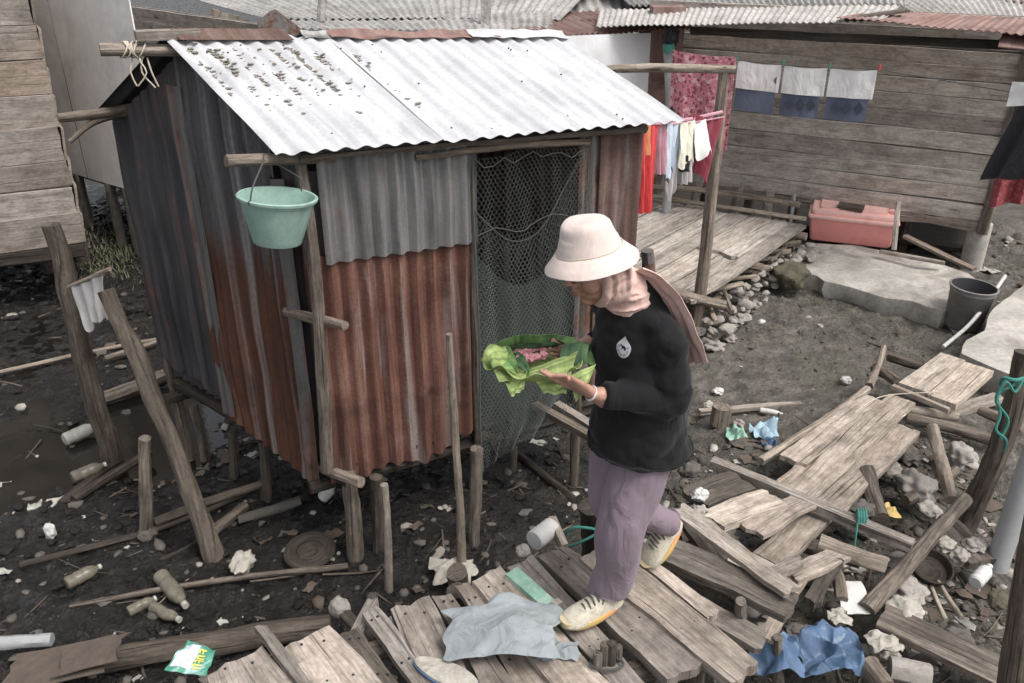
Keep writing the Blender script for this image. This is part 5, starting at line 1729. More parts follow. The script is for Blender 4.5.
for (px, py, z, r, m, lab) in [
    (905, 589, -.44, .075, 'stone', 'smooth triangular stone beside the dark bowl'),
    (963, 457, -.48, .09, 'stone', 'angular pale stone behind the slanting log'),
    (916, 488, -.46, .10, 'stone', 'large rounded stone below the far walkway'),
    (908, 456, -.50, .07, 'stone_dark', 'muddy stone in the gap beside the walkway'),
    (945, 545, -.43, .05, 'foam', 'pale crumbling lump beside the rotten slab'),
    (960, 556, -.43, .05, 'stone', 'small stone by the rotten slab'),
    (890, 470, -.50, .06, 'stone', 'stone touching the split walkway board'),
    (930, 510, -.44, .05, 'foam', 'whitish lump under the slanting log'),
    (885, 650, -.46, .06, 'foam', 'pale flat lump by the blue bag'),
    (905, 610, -.44, .07, 'foam', 'chalky broken lump in front of the triangular stone'),
    (712, 334, -.72, .06, 'stone', 'pale cobble right of the washing pole base'),
    (729, 338, -.74, .05, 'stone', 'second pale cobble right of the washing pole base, smaller one'),
    (714, 346, -.75, .065, 'stone', 'pale cobble nearest the viewer by the washing pole base'),
    (702, 322, -.72, .05, 'stone', 'cobble against the washing pole itself'),
    (718, 391, -.76, .035, 'white_pl', 'white pebble on the mud right of the scarf'),
    (708, 405, -.75, .035, 'foam', 'pale pebble just above the stump'),
    (739, 424, -.72, .04, 'stone', 'flat stone right of the stump'),
    (846, 380, -.74, .035, 'white_pl', 'white scrap on open mud near the walkway edge pole'),
    (700, 510, -.02, .03, 'foam', 'pale pebble on the heap by the rear shoe'),
    (795, 630, -.4, .04, 'stone_dark', 'dark lump by the blue bag'),
    (690, 470, -.2, .05, 'stone_dark', 'dark clod below the cross batten end'),
    (700, 495, -.12, .035, 'white_pl', 'white wad at the left end of the heap'),
    (762, 322, -.76, .03, 'white_pl', 'white paper ball on the open mud under the deck'),
    (975, 545, -.4, .04, 'stone', 'stone tucked behind the grey pipe foot'),
    (1000, 600, -.4, .05, 'stone_moss', 'mossy clod right of the white bottle'),
    (957, 640, -.46, .06, 'stone_dark', 'wet black clod beside the wide grey board'),
    (862, 508, -.36, .05, 'stone_dark', 'dark stone in the gap under the batten'),
]:
    nm = 'stone' if 'ston' in lab or 'cobble' in lab else ('pebble' if 'pebble' in lab else ('clod' if 'clod' in lab else 'lump'))
    junk(nm, m, at(px, py, z=z), r * random.uniform(1, 1.3), r * random.uniform(.8, 1.1), r * random.uniform(.55, .8), lab, nm, .45, 2, G if nm == 'stone' else None)
M['yellow'] = plain('yellow_film', srgb(190, 160, 80), .4, .3, 14, .3)
crumple('wrapper', 'yellow', at(884, 512, z=-.40), .12, .10, .04, 'yellow wrapper beside the dark stump', 'wrapper', n=22)
crumple('wrapper', 'foam', at(884, 645, z=-.42), .14, .10, .04, 'pale paper wrapper left of the wide grey board', 'wrapper', n=22)
crumple('wrapper', 'wrapy' if False else 'foam', at(838, 618, z=-.42), .09, .09, .03, 'pale yellowish paper scrap above the blue bag', 'wrapper', n=22)

# fine litter, clods and chips nobody could count
random.seed(101)
lm = [M['stone_dark'], M['mud'], M['stone'], M['foam'], M['bark'], M['bottle_clear'], M['card']]
mb = MB()
def scatter(n, fn, rmin, rmax, weights):
    for i in range(n):
        x, y = fn()
        z = mud_h(x, y)
        mb.m = random.choices(range(len(lm)), weights)[0]
        r = rmin + (rmax - rmin) * random.random() ** 2.5
        if mb.m in (4,):
            l = r * random.uniform(3, 9); a = random.uniform(0, 6.28); q = V((math.cos(a), math.sin(a), random.uniform(-.1, .1))) * l
            c_ = V((x, y, z + r * .3)); rr = random.uniform(.0025, .008)
            mb.tube([c_ - q, c_ + V((q.y, -q.x, 0)) * random.uniform(-.15, .15), c_ + q], [rr, rr, rr * .6], 5, seg=l * .5)
        elif mb.m in (3, 5, 6) and random.random() < .7:
            sd_ = random.uniform(0, 99); a = random.uniform(0, 6.28); ca, sa = math.cos(a) * r * 1.6, math.sin(a) * r * 1.6; k_ = random.uniform(.4, 1)
            mb.grid(lambda s, t: V((x + ca * (s - .5) * 2 - sa * k_ * (t - .5) * 2 + r * nz(s * 2, t * 2, sd_ + 7), y + sa * (s - .5) * 2 + ca * k_ * (t - .5) * 2 + r * nz(s * 2, t * 2, sd_ + 3), z + .006 + r * .8 * abs(nz(s * 1.7, t * 1.7, sd_)))), 3, 3, .0012)
        else:
            mb.blob(V((x, y, z + r * .2)), r * random.uniform(.9, 1.8), r, r * random.uniform(.4, .8), .45, random.uniform(0, 6), 0)
scatter(2400, lambda: (random.uniform(-3.2, .4), random.uniform(2.2, 5.2)), .004, .034, (6, 16, .8, .3, 2.2, 1.0, 1.0))
scatter(500, lambda: (random.uniform(-5, -1), random.uniform(4.5, 8.5)), .01, .05, (3, 10, .4, .1, 1.2, .3, .5))
scatter(2000, lambda: (random.uniform(.7, 2.8), random.uniform(2.2, 4.6)), .006, .04, (6, 10, 3, .8, 5, .8, 2.4))
scatter(700, lambda: (random.uniform(.2, 4.5), random.uniform(4, 7.5)), .005, .026, (3, 12, 1.5, .2, 1.5, .1, .7))
scatter(350, lambda: (random.uniform(3.6, 7), random.uniform(5.8, 9)), .01, .07, (5, 3, 3, 1, 4, 1, 1))
o = mb.build('litter', lm, smooth=True, auto=60)
tag(o, 'clods, chips, twigs and scraps strewn over the mud', 'litter', kind='stuff')
# grassy tufts on the bank by the left house
mb = MB()
for i in range(900):
    c_ = at(random.gauss(110, 26), random.gauss(255, 9), z=-.7)
    a = random.uniform(0, 6.28); l = random.uniform(.04, .12)
    d = V((math.cos(a) * .5, math.sin(a) * .5, random.uniform(.5, 1))) * l
    s_ = V((-d.y, d.x, 0)).normalized() * .006
    z = mud_h(c_.x, c_.y)
    c_.z = z
    o_ = len(mb.v)
    mb.v += [c_ - s_, c_ + s_, c_ + d * .6 + s_ * .6, c_ + d, c_ + d * .6 - s_ * .6]
    mb.face((o_, o_ + 1, o_ + 2, o_ + 3, o_ + 4))
tag(mb.build('grass', M['hyac'], smooth=False), 'low dull green weed on the bank by the plank house corner', 'grass', kind='stuff')
# ------------------------------------------------------------------ the woman
from mathutils.bvhtree import BVHTree
random.seed(202)


def skin():
    n = NT('skin')
    p = n.coord('Object')
    a = n.noise(p, 30, 4, .6); b = n.noise(p, 220, 3, .6)
    c = n.ramp(a, [(.3, srgb(152, 108, 90)), (.7, srgb(184, 140, 118))])
    m = n.out(c, .5, 0, n.bump(b, .12, .002))
    n.b.inputs['Subsurface Weight'].default_value = .12
    n.b.inputs['Subsurface Radius'].default_value = (.012, .004, .002)
    return m


M['skin'] = skin()
M['shirt'] = fabric('black_shirt_cloth', srgb(18, 17, 20), .9, 500, .25, .35, .08)
M['trouser'] = fabric('mauve_trouser_cloth', srgb(126, 109, 121), .85, 500, .2, .6, .1)
M['hat'] = fabric('cream_hat_cloth', srgb(206, 188, 179), .9, 420, .15, .2)
M['scarf'] = fabric('dusty_pink_scarf', srgb(210, 172, 160), .95, 420, .3, .5)
M['shoe'] = plain('shoe_knit', srgb(188, 179, 160), .85, .35, 60, .3, srgb(134, 130, 112), .6)
M['lace'] = plain('shoe_lace', srgb(70, 78, 70), .8)


def solemat():
    n = NT('shoe_sole')
    p = n.coord('UV')
    sx = n.new('ShaderNodeSeparateXYZ'); n.link(p, sx.inputs[0])
    c = n.ramp(sx.outputs[0], [(.0, srgb(206, 110, 88)), (.25, srgb(214, 150, 84)), (.5, srgb(200, 164, 84)), (.8, srgb(190, 164, 100)), (1, srgb(186, 168, 130))])
    return n.out(c, .55)


M['sole'] = solemat()
M['lip'] = plain('lips', srgb(150, 102, 92), .45, .1)
M['eye_white'] = plain('eye_white', srgb(214, 206, 200), .25, .05)
M['iris'] = plain('iris', srgb(40, 26, 20), .2, .1)
M['brow'] = plain('brow', srgb(54, 42, 36), .9)
M['logo'] = plain('logo_print', srgb(186, 188, 192), .8, .1)

wm = empty('person', V((.40, 2.52, .02)), 'woman in cream bucket hat and black top stepping along boards with a leaf parcel', 'person')


def wrinkle(ob, amp, fx, fy, fz, seed=0, where=None):
    me = ob.data
    ns = [v.normal.copy() for v in me.vertices]
    for v, n in zip(me.vertices, ns):
        p = v.co
        q = abs(nz(p.x * fx + seed, p.y * fy, p.z * fz)) * 2 - .5 + .5 * nz(p.x * fx * 2.3, p.y * fy * 2.3 + seed, p.z * fz * 2.3)
        k = where(p + WP[ob.name]) if where else 1
        v.co = p + n * amp * q * k
    me.update()


hc = V((.254, 2.412, 1.400))
hf = V((-.86, -.42, -.30)).normalized()
hl_ = V((0, 0, 1)).cross(hf).normalized()
hu = hf.cross(hl_).normalized()


def hp3(x, y, z): return hc + hf * x + hl_ * y + hu * z


HM = Matrix((( hf.x, hl_.x, hu.x), (hf.y, hl_.y, hu.y), (hf.z, hl_.z, hu.z)))


def ell(mb, c, rx, ry, rz, frame=HM, sub=3):
    vs, fs = ICO[sub]
    o = len(mb.v)
    for p in vs:
        mb.v.append(V(c) + frame @ V((p.x * rx, p.y * ry, p.z * rz)))
    for f in fs: mb.face([o + i for i in f])


LEFT = V((.50, -.866, 0))
FWD = V((-.866, -.50, 0))
# joints
Lsh, Lel, Lwr = V((.470, 2.388, 1.185)), V((.520, 2.400, .945)), V((.266, 2.342, .997))
Rsh, Rel, Rwr = V((.335, 2.655, 1.215)), V((.400, 2.760, .96)), V((.250, 2.555, 1.065))
mb = MB()
ell(mb, hp3(-.002, 0, .024), .085, .073, .082)
ell(mb, hp3(.024, 0, -.030), .062, .058, .078)
ell(mb, hp3(.052, 0, -.088), .027, .026, .022)
for y in (-1, 1):
    ell(mb, hp3(.046, .034 * y, -.022), .034, .030, .036)
    ell(mb, hp3(.074, .030 * y, .036), .016, .028, .010)
    ell(mb, hp3(-.01, .076 * y, -.005), .018, .010, .030)
    ell(mb, hp3(.090, .012 * y, -.018), .010, .008, .008)
mb.tube([hp3(.082, 0, .03), hp3(.098, 0, .005), hp3(.107, 0, -.014)], [.008, .010, .012], 10)
ell(mb, hp3(.083, 0, -.048), .012, .024, .013)
mb.tube([hp3(-.01, 0, -.03), V((.33, 2.46, 1.31)), V((.385, 2.50, 1.24))], [.052, .052, .060], 14)
# torso and limbs under the clothes
mb.tube([V((.415, 2.505, 1.26)), V((.43, 2.515, 1.15)), V((.445, 2.53, .95)), V((.445, 2.53, .75))], [.05, .11, .11, .12], 18, sq=[.05, .09, .09, .10], ref=LEFT)
mb.tube([Lsh + V((-.02, .02, -.02)), Lel, Lwr], [.04, .04, .025], 12)
mb.tube([Rsh + V((.02, -.02, -.02)), Rel, Rwr], [.04, .04, .025], 12)
Lhip, Lkn, Lan = V((.465, 2.470, .72)), V((.392, 2.415, .40)), V((.372, 2.445, .085))
Rhip, Rkn, Ran = V((.405, 2.605, .72)), V((.372, 2.575, .40)), V((.630, 2.715, .205))
mb.tube([Lhip, Lkn, Lan], [.085, .055, .036], 12)
mb.tube([Rhip, Rkn, Ran], [.085, .055, .036], 12)


def hand(mb, wrist, palm, fdir, pn, thumb, flen=.068, curl=.5, spread=.017, r=.0078):
    """wrist, palm end centre, finger direction, palm normal (towards the curl), thumb tip"""
    fdir, pn = fdir.normalized(), pn.normalized()
    sd = fdir.cross(pn).normalized()
    pn = sd.cross(fdir).normalized()
    mb.tube([wrist - (palm - wrist) * .5, wrist, wrist.lerp(palm, .5), palm], [.030, .0255, .036, .036], 14, sq=[.028, .0205, .016, .013], ref=sd)
    for i, k in enumerate((-1.5, -.5, .5, 1.5)):
        l = flen * (.86, 1.0, .95, .76)[i]
        b = palm + sd * k * spread - fdir * .012
        d1 = (fdir + sd * k * .06).normalized()
        d2 = (d1 + pn * curl).normalized(); d3 = (d1 * .6 + pn * curl * 1.6).normalized()
        p1 = b + d1 * (.02 + l * .42); p2 = p1 + d2 * l * .32; p3 = p2 + d3 * l * .26
        mb.tube([b, p1, p2, p3], [r * 1.12, r, r * .92, r * .78], 9)
        ell(mb, p3, r * .8, r * .8, r * .8, Matrix.Identity(3), 1)
    tb = wrist.lerp(palm, .35) + sd * thumb[1] * .026
    tm = tb.lerp(thumb[0], .5) + sd * thumb[1] * .010 - pn * .004
    mb.tube([tb, tm, thumb[0]], [.0125, .0098, .0078], 10)
    ell(mb, thumb[0], .008, .008, .008, Matrix.Identity(3), 1)


# near hand: palm under the parcel, thumb pressed on the leaf edge
hand(mb, Lwr + V((-.015, 0, .004)), at(566, 379, Y=2.315), V((-1, .30, -.22)), V((.1, .75, .6)), (at(541, 371, Y=2.300), 1), curl=.45)
hand(mb, Rwr + V((-.012, -.008, .002)), V((.190, 2.520, 1.062)), V((-1, -.30, -.10)), V((0, -.4, .9)), (V((.135, 2.53, 1.095)), -1), curl=.35)
body = mb.build('body', M['skin'], wm)
remesh(body, .0034, 6)
# face details
mb = MB()
mb.tube([hp3(.078, .026, -.044), hp3(.0925, .010, -.045), hp3(.094, 0, -.0465), hp3(.0925, -.010, -.045), hp3(.078, -.026, -.044)], [.0025, .0045, .004, .0045, .0025], 8)
mb.tube([hp3(.078, .024, -.046), hp3(.0915, .010, -.0535), hp3(.093, 0, -.055), hp3(.0915, -.010, -.0535), hp3(.078, -.024, -.046)], [.0025, .005, .0055, .005, .0025], 8)
mb.build('mouth', M['lip'], wm)
for y in (-1, 1):
    mb = MB(); ell(mb, hp3(.077, .030 * y, .014), .010, .013, .008, sub=2); e = mb.build('eye', M['eye_white'], wm)
    mb = MB(); ell(mb, hp3(.0845, .030 * y, .012), .004, .0055, .0055, sub=2); mb.build('iris', M['iris'], e)
    mb = MB(); mb.tube([hp3(.088, .014 * y, .037), hp3(.090, .03 * y, .043), hp3(.078, .05 * y, .038)], [.003, .0035, .002], 6); mb.build('eyebrow', M['brow'], wm)
# shirt
mb = MB()
mb.tube([V((.448, 2.53, .585)), V((.446, 2.53, .64)), V((.440, 2.53, .80)), V((.424, 2.525, .95)), V((.406, 2.515, 1.08)), V((.398, 2.508, 1.18)), V((.388, 2.50, 1.252)), V((.368, 2.485, 1.305)), V((.355, 2.478, 1.33))],
        [.186, .184, .172, .160, .160, .146, .106, .074, .062], 28, sq=[.190, .182, .156, .134, .132, .114, .088, .066, .058], ref=LEFT)
mb.tube([V((.40, 2.49, 1.22)), Lsh, Lsh.lerp(Lel, .5), Lel, Lel.lerp(Lwr, .45), Lwr + V((.020, .002, -.003))], [.056, .060, .060, .060, .055, .045], 16)
mb.tube([V((.40, 2.54, 1.22)), Rsh, Rsh.lerp(Rel, .5), Rel, Rel.lerp(Rwr, .5), Rwr + V((.02, .02, -.006))], [.075, .080, .072, .066, .058, .046], 16)
shirt = mb.build('shirt', M['shirt'], wm)
remesh(shirt, .0075, 14)
for v in shirt.data.vertices:      # straight hem
    z = v.co.z + WP[shirt.name].z
    hz_ = .700 - .06 * (v.co.x + WP[shirt.name].x - .45)
    if z < hz_: v.co.z += hz_ - z
shirt.data.update()
wrinkle(shirt, .013, 4.5, 4.5, 8, 3)
wrinkle(shirt, .0045, 11, 11, 16, 8)
# logo printed on the chest
bv = BVHTree.FromPolygons([v.co + WP[shirt.name] for v in shirt.data.vertices], [list(p.vertices) for p in shirt.data.polygons])
eye = V((0, 0, H))
lc = at(624, 347, Y=2.3)
h_ = bv.ray_cast(eye, (lc - eye).normalized())
lcen, ln = h_[0], h_[1]
ln = (ln + FWD * .3).normalized()
lx = V((0, 0, 1)).cross(ln).normalized(); ly = ln.cross(lx)
def patch(pts, off, name, mat, parent):
    mb = MB()
    ring = []
    c0 = sum((V((a, b, 0)) for a, b in pts), V((0, 0, 0))) / len(pts)
    K = 4
    rings = []
    for k in range(K + 1):
        f = 1 - k / K
        row = []
        for (a, b) in pts:
            a2, b2 = c0.x + (a - c0.x) * f, c0.y + (b - c0.y) * f
            s_ = lcen + lx * a2 + ly * b2 + ln * .06
            hh = bv.ray_cast(s_, -ln)
            p = hh[0] if hh[0] else lcen + lx * a2 + ly * b2
            mb.v.append(p + ln * off); row.append(len(mb.v) - 1)
        rings.append(row)
    n = len(pts)
    for k in range(K):
        for i in range(n):
            j = (i + 1) % n
            mb.face((rings[k][i], rings[k][j], rings[k + 1][j], rings[k + 1][i]))
    return mb.build(name, M[mat], parent)
tear = []
for k in range(40):
    a = k / 40 * 2 * math.pi
    x, y = math.sin(a) * .026, -math.cos(a) * .032
    if y > .005: x *= max(.10, 1 - ((y - .005) / .027) ** 1.3 * .85); y *= 1.25
    tear.append((x, y - .004))
lg = patch(tear, .0025, 'logo', 'logo', shirt)
patch([(-.012, .006), (-.009, .010), (-.006, .006), (.004, .004), (.010, .0), (.010, -.010), (.0075, -.010), (.006, -.004), (.0, -.003), (-.003, -.007), (-.005, -.006), (-.005, .001), (-.010, .003)], .0045, 'logo_mark', 'shirt', lg)
for rr in (.018, .0225):
    mb = MB()
    for k in range(22):
        if k % 4 == 3: continue
        a0 = math.radians(-210 + k * 11); a1 = a0 + .15
        q = [(math.cos(a) * r_ * .92, math.sin(a) * r_ * 1.1 - .006) for a, r_ in ((a0, rr), (a1, rr), (a1, rr - .0022), (a0, rr - .0022))]
        o_ = len(mb.v)
        for a, b in q:
            hh = bv.ray_cast(lcen + lx * a + ly * b + ln * .06, -ln)
            mb.v.append((hh[0] if hh[0] else lcen + lx * a + ly * b) + ln * .004)
        mb.face((o_, o_ + 1, o_ + 2, o_ + 3))
    mb.build('logo_ring', M['denim'], lg, smooth=False)
# placket and buttons
# trousers
mb = MB()
mb.tube([V((.448, 2.53, .80)), V((.445, 2.535, .66))], [.140, .145], 20, sq=[.112, .118], ref=LEFT)
mb.tube([Lhip + V((0, 0, .02)), Lhip.lerp(Lkn, .55) + FWD * .01, Lkn + FWD * .012, Lkn.lerp(Lan, .5), Lan + V((-.012, -.004, .04)), Lan + V((-.012, -.004, -.03))], [.100, .098, .090, .082, .076, .075], 20, sq=[.094, .094, .086, .080, .074, .073], ref=LEFT)
mb.tube([Rhip + V((0, 0, .02)), Rhip.lerp(Rkn, .55) + FWD * .012, Rkn + FWD * .004, Rkn.lerp(Ran, .55), Ran + V((-.01, -.008, .0)), Ran + (Ran - Rkn).normalized() * .06], [.106, .098, .080, .060, .053, .052], 20, ref=LEFT)
tr = mb.build('trousers', M['trouser'], wm)
remesh(tr, .0075, 4)
for v in tr.data.vertices:         # straight cuff on the front leg
    p = v.co + WP[tr.name]
    if (V((p.x, p.y, 0)) - V((Lan.x, Lan.y, 0))).length < .14 and p.z < .118: v.co.z += .118 - p.z
ra__ = (Ran - Rkn).normalized()
for v in tr.data.vertices:
    p = v.co + WP[tr.name]
    d_ = (p - Ran).dot(ra__) + .012
    if d_ > 0 and (p - Ran).length < .16 and p.x > .50: v.co -= ra__ * d_
tr.data.update()
wrinkle(tr, .008, 7, 7, 2.6, 5)
wrinkle(tr, .0014, 18, 18, 9, 9)


# shoes
def shoe(heel, toe, up):
    ax = (toe - heel); L = ax.length; ax.normalize()
    s_ = up.cross(ax).normalized(); u = ax.cross(s_).normalized()
    P = lambda x, y, z: heel + ax * x * L + s_ * y + u * z
    mb = MB()
    prof = [(-.02, .024, .092), (.05, .035, .098), (.16, .040, .100), (.30, .042, .096), (.42, .044, .086), (.58, .048, .072), (.74, .051, .060), (.88, .046, .048), (.97, .032, .034), (1.0, .014, .022)]
    rows = []
    for x, w_, h_ in prof:
        row = []
        for k in range(15):
            a = math.pi * k / 14
            row.append(len(mb.v)); mb.v.append(P(x, math.cos(a) * w_ * (1 if x > .3 or k in (0, 14) else .92), .020 + (h_ - .02) * math.sin(a) ** .75))
        rows.append(row)
    for i in range(len(rows) - 1):
        for k in range(14):
            mb.face((rows[i][k], rows[i + 1][k], rows[i + 1][k + 1], rows[i][k + 1]))
    mb.face(rows[0]); mb.face(rows[-1][::-1])
    for i in range(len(rows) - 1): mb.face((rows[i][14], rows[i + 1][14], rows[i + 1][0], rows[i][0]))
    sh = mb.build('shoe', M['shoe'], wm, auto=60)
    mb = MB()
    N = 48
    lv = [(0, .92), (.006, 1.0), (.020, 1.03), (.028, 1.0)]
    rr = []
    for z, sc in lv:
        row = []
        for k in range(N):
            a = 2 * math.pi * k / N
            x = .49 + .53 * math.cos(a)
            w_ = .045 + .008 * math.sin(x * 3.6 - .9)
            y = w_ * sc * math.copysign(abs(math.sin(a)) ** .7, math.sin(a))
            zz = z + (.012 * max(0, x - .78) / .2 if z < .02 else .010 * max(0, x - .8) / .2) + .010 * max(0, .12 - x) / .12
            row.append(len(mb.v)); mb.v.append(P(.49 + (x - .49) * (.97 + .03 * sc), y, zz))
        rr.append(row)
    def uvx(i): return (min(1, max(0, (mb.v[i] - heel).dot(ax) / L)), .5)
    for i in range(3):
        for k in range(N):
            q = (rr[i][k], rr[i][(k + 1) % N], rr[i + 1][(k + 1) % N], rr[i + 1][k])
            mb.face(q, [uvx(j) for j in q])
    mb.face(rr[0][::-1], [uvx(j) for j in rr[0][::-1]]); mb.face(rr[-1], [uvx(j) for j in rr[-1]])
    mb.build('sole', M['sole'], sh, auto=50)
    mb = MB()
    for k in range(4):
        x = .40 + .075 * k; z = .092 - .0085 * k
        mb.tube([P(x, -.026, z - .010), P(x + .02, 0, z + .004), P(x + .035, .026, z - .012)], .0032, 6, seg=.01)
    mb.tube([P(.38, 0, .082), P(.36, .028, .085), P(.40, .034, .07)], .003, 6, seg=.01)
    mb.build('laces', M['lace'], sh)
    mb = MB(); mb.tube([P(.02, 0, .075), P(.18, 0, .112), P(.2, 0, .13)], [.03, .034, .036], 14, cap=True); mb.build('sock', M['white_pl'], sh)
    return sh


shoe(V((.398, 2.448, .034)), V((.182, 2.318, .034)), V((0, 0, 1)))
ht, tt = V((.672, 2.748, .175)), V((.540, 2.664, .015))
shoe(ht, tt, V((-.62, -.40, .75)))

# scarf
mb = MB()
ell(mb, hp3(-.022, 0, .004), .080, .082, .088)
loop = []
for k in range(17):
    a = k / 16 * 2 * math.pi
    loop.append(hp3(.012 + .016 * -math.cos(a), math.sin(a) * .074, math.cos(a) * .100 - .014))
mb.tube(loop, .015, 10, seg=.012)
mb.tube([hp3(-.035, 0, -.03), hp3(-.03, 0, -.085), V((.335, 2.462, 1.325)), V((.362, 2.480, 1.29)), V((.375, 2.49, 1.25))], [.080, .068, .070, .080, .085], 18, sq=[.070, .062, .066, .074, .08], ref=LEFT)
mb.tube([hp3(.030, .0, -.112), hp3(-.01, .0, -.112), V((.33, 2.455, 1.31))], [.020, .038, .05], 12)
for k in (0, 3):       # pleats running from the temple under the chin and round the nape
    o1 = -.012 - .016 * k
    mb.tube([hp3(o1, .078, .05), hp3(o1 - .004, .083, -.01), hp3(o1 + .004, .070, -.07), hp3(o1 + .012, .035, -.112 - .004 * k), hp3(o1 + .014, 0, -.122 - .005 * k), hp3(o1 + .012, -.035, -.112), hp3(o1, -.07, -.07)], [.006, .0075, .0085, .0085, .008, .008, .007], 8)
for k in range(4):
    c_ = V((.335, 2.462, 1.325)).lerp(V((.368, 2.484, 1.275)), k / 3)
    rr_ = .071 + .004 * k
    mb.tube([c_ + LEFT * math.cos(a) * rr_ + FWD * math.sin(a) * rr_ * .95 + V((0, 0, .02 * math.sin(a + k) - .01)) for a in [q / 14 * 6.2832 for q in range(15)]], .005, 8)
sc_ = mb.build('headscarf', M['scarf'], wm)
remesh(sc_, .0042, 5)
wrinkle(sc_, .004, 10, 10, 22, 4)
# scarf tail over the shoulder and down the back
tail = [at(632, 272, Y=2.45), at(650, 281, Y=2.44), at(668, 300, Y=2.43), at(681, 326, Y=2.43), at(690, 346, Y=2.44), at(697, 364, Y=2.45)]
mb = MB()
def tfn(s, t):
    x = t * (len(tail) - 1); i = min(int(x), len(tail) - 2); p = tail[i].lerp(tail[i + 1], x - i)
    wd = .046 - .004 * t
    d = V((-.35, .62, -.30)).normalized()
    return p + d * (s - .5) * 2 * wd + V((.35, -.2, .5)) * (.011 * math.sin(s * 15 + t * 3) * (.6 + t) + .014 * nz(s * 4, t * 5, 3) + .014)
mb.grid(tfn, 36, 34, .0022)
mb.build('scarf_tail', M['scarf'], wm)

# hat
hatc = hp3(-.010, 0, .052) + V((-.018, -.007, .0))
hz = (V((-.20, .00, 1))).normalized()
hx = (hf - hz * hf.dot(hz)).normalized(); hy = hz.cross(hx)
HT = Matrix.Identity(4)
for i in range(3):
    HT[i][0], HT[i][1], HT[i][2], HT[i][3] = hx[i], hy[i], hz[i], hatc[i]
def hfn(p, a):
    r = math.hypot(p.x, p.y)
    if r > .112:
        p = V((p.x * 1.02, p.y * .98, p.z + .003 * math.sin(a * 2 + .5) + .0015 * math.sin(a * 5)))
    elif p.z > .05:
        p = V((p.x, p.y, p.z + .005 * nz(p.x * 14, p.y * 14, 3) - .05 * r * math.cos(a * 2)))
    else:
        p = V((p.x * 1.04, p.y * .98, p.z + .002 * nz(p.x * 20, p.y * 20, 1)))
    return p
hat = None
mb = MB()
mb.lathe([(.0, .098), (.030, .0985), (.052, .0975), (.066, .094), (.073, .087), (.077, .076), (.082, .056), (.088, .034), (.0945, .014), (.096, .006), (.093, .005), (.085, .04), (.073, .08), (.0, .092)], HT, 56, hfn)
hat = mb.build('hat', M['hat'], wm, auto=60)
mb = MB()
mb.lathe([(.0945, .010), (.0975, .010), (.108, .000), (.124, -.016), (.140, -.032), (.1415, -.035), (.1395, -.036), (.123, -.020), (.107, -.004), (.0945, .006)], HT, 56, hfn)
mb.build('brim', M['hat'], hat, auto=60)
mb = MB()
for r_, z_ in ((.0975, .0115),):
    mb.tube([HT @ hfn(V((math.cos(k / 40 * 6.2832) * r_, math.sin(k / 40 * 6.2832) * r_, z_ + .0008)), k / 40 * 6.2832) for k in range(41)], .0013, 5, seg=.02)
mb.build('stitching', M['rope'], hat)
# watch / bracelet at the near wrist
mb = MB()
wp_ = Lwr + V((-.018, 0, .004)); wd = (at(566, 379, Y=2.315) - Lwr).normalized()
w1 = wd.cross(V((0, 0, 1))).normalized(); w2 = wd.cross(w1)
mb.tube([wp_ + (w1 * math.cos(k / 20 * 6.2832) * .027 + w2 * math.sin(k / 20 * 6.2832) * .023) for k in range(21)], .0036, 8, seg=.01)
mb.build('bracelet', M['white_pl'], wm)

# ------------------------------------------------------------------ leaf parcel in her hands
def leafmat(name, a, b, c):
    n = NT(name)
    uv = n.coord('UV')
    v = n.noise(n.map(uv, (1.5, 60, 1)), 1, 3, .5, .3)
    bl = n.noise(n.coord('Object'), 9, 4, .6, .5)
    col = n.ramp(bl, [(.32, a), (.5, b), (.68, c)])
    col = n.mix(.8, col, n.ramp(v, [(.38, G3(.55)), (.5, G3(.95)), (.62, G3(1.15))]), 'MULTIPLY')
    sp_ = n.noise(n.coord('Object'), 60, 4, .6)
    col = n.mix(.5, col, n.ramp(sp_, [(.3, G3(.6)), (.6, G3(1.1))]), 'MULTIPLY')
    m = n.out(col, .6, 0, n.bump(v, .35, .004))
    return m


M['leaf_lime'] = leafmat('lime_leaf', srgb(106, 128, 62), srgb(142, 164, 84), srgb(174, 190, 116))
M['leaf_mid'] = leafmat('mid_green_leaf', srgb(76, 112, 60), srgb(104, 142, 74), srgb(146, 174, 96))
M['leaf_dark'] = leafmat('dark_green_leaf', srgb(46, 76, 48), srgb(66, 100, 64), srgb(104, 136, 92))
M['meat'] = plain('raw_meat', srgb(214, 140, 146), .4, .3, 60, .3, srgb(238, 208, 200), .8)
lp_ = empty('leaf_parcel', V((.09, 2.445, 1.0)), 'open parcel of green banana leaves holding pinkish meat in her hands', 'leaf parcel')
pc = V((.082, 2.442, 1.048))
def bowl(s, t):
    a = s * 2 * math.pi
    r = t
    rag = 1 + .10 * nz(math.cos(a) * 1.6, math.sin(a) * 1.6, 3) + .06 * nz(math.cos(a) * 4, math.sin(a) * 4, 6)
    x = math.cos(a) * .172 * r * (1 + (rag - 1) * r) * (1.06 if math.cos(a) < 0 else .86)
    y = math.sin(a) * .118 * r * (1 + (rag - 1) * r)
    z = -.040 + .062 * r ** 2.4 + .022 * r * r * nz(math.cos(a) * 2.2, math.sin(a) * 2.2, 9) + (.018 * r * r * max(0, math.sin(a)))
    z += .010 * r * math.sin(a * 9 + 3 * r) * r
    return pc + V((x, y, z))
mb = MB(); mb.grid(bowl, 96, 22, .0016, 1.1, .2, wrap=True); mb.build('outer_leaf', M['leaf_lime'], lp_, auto=60)
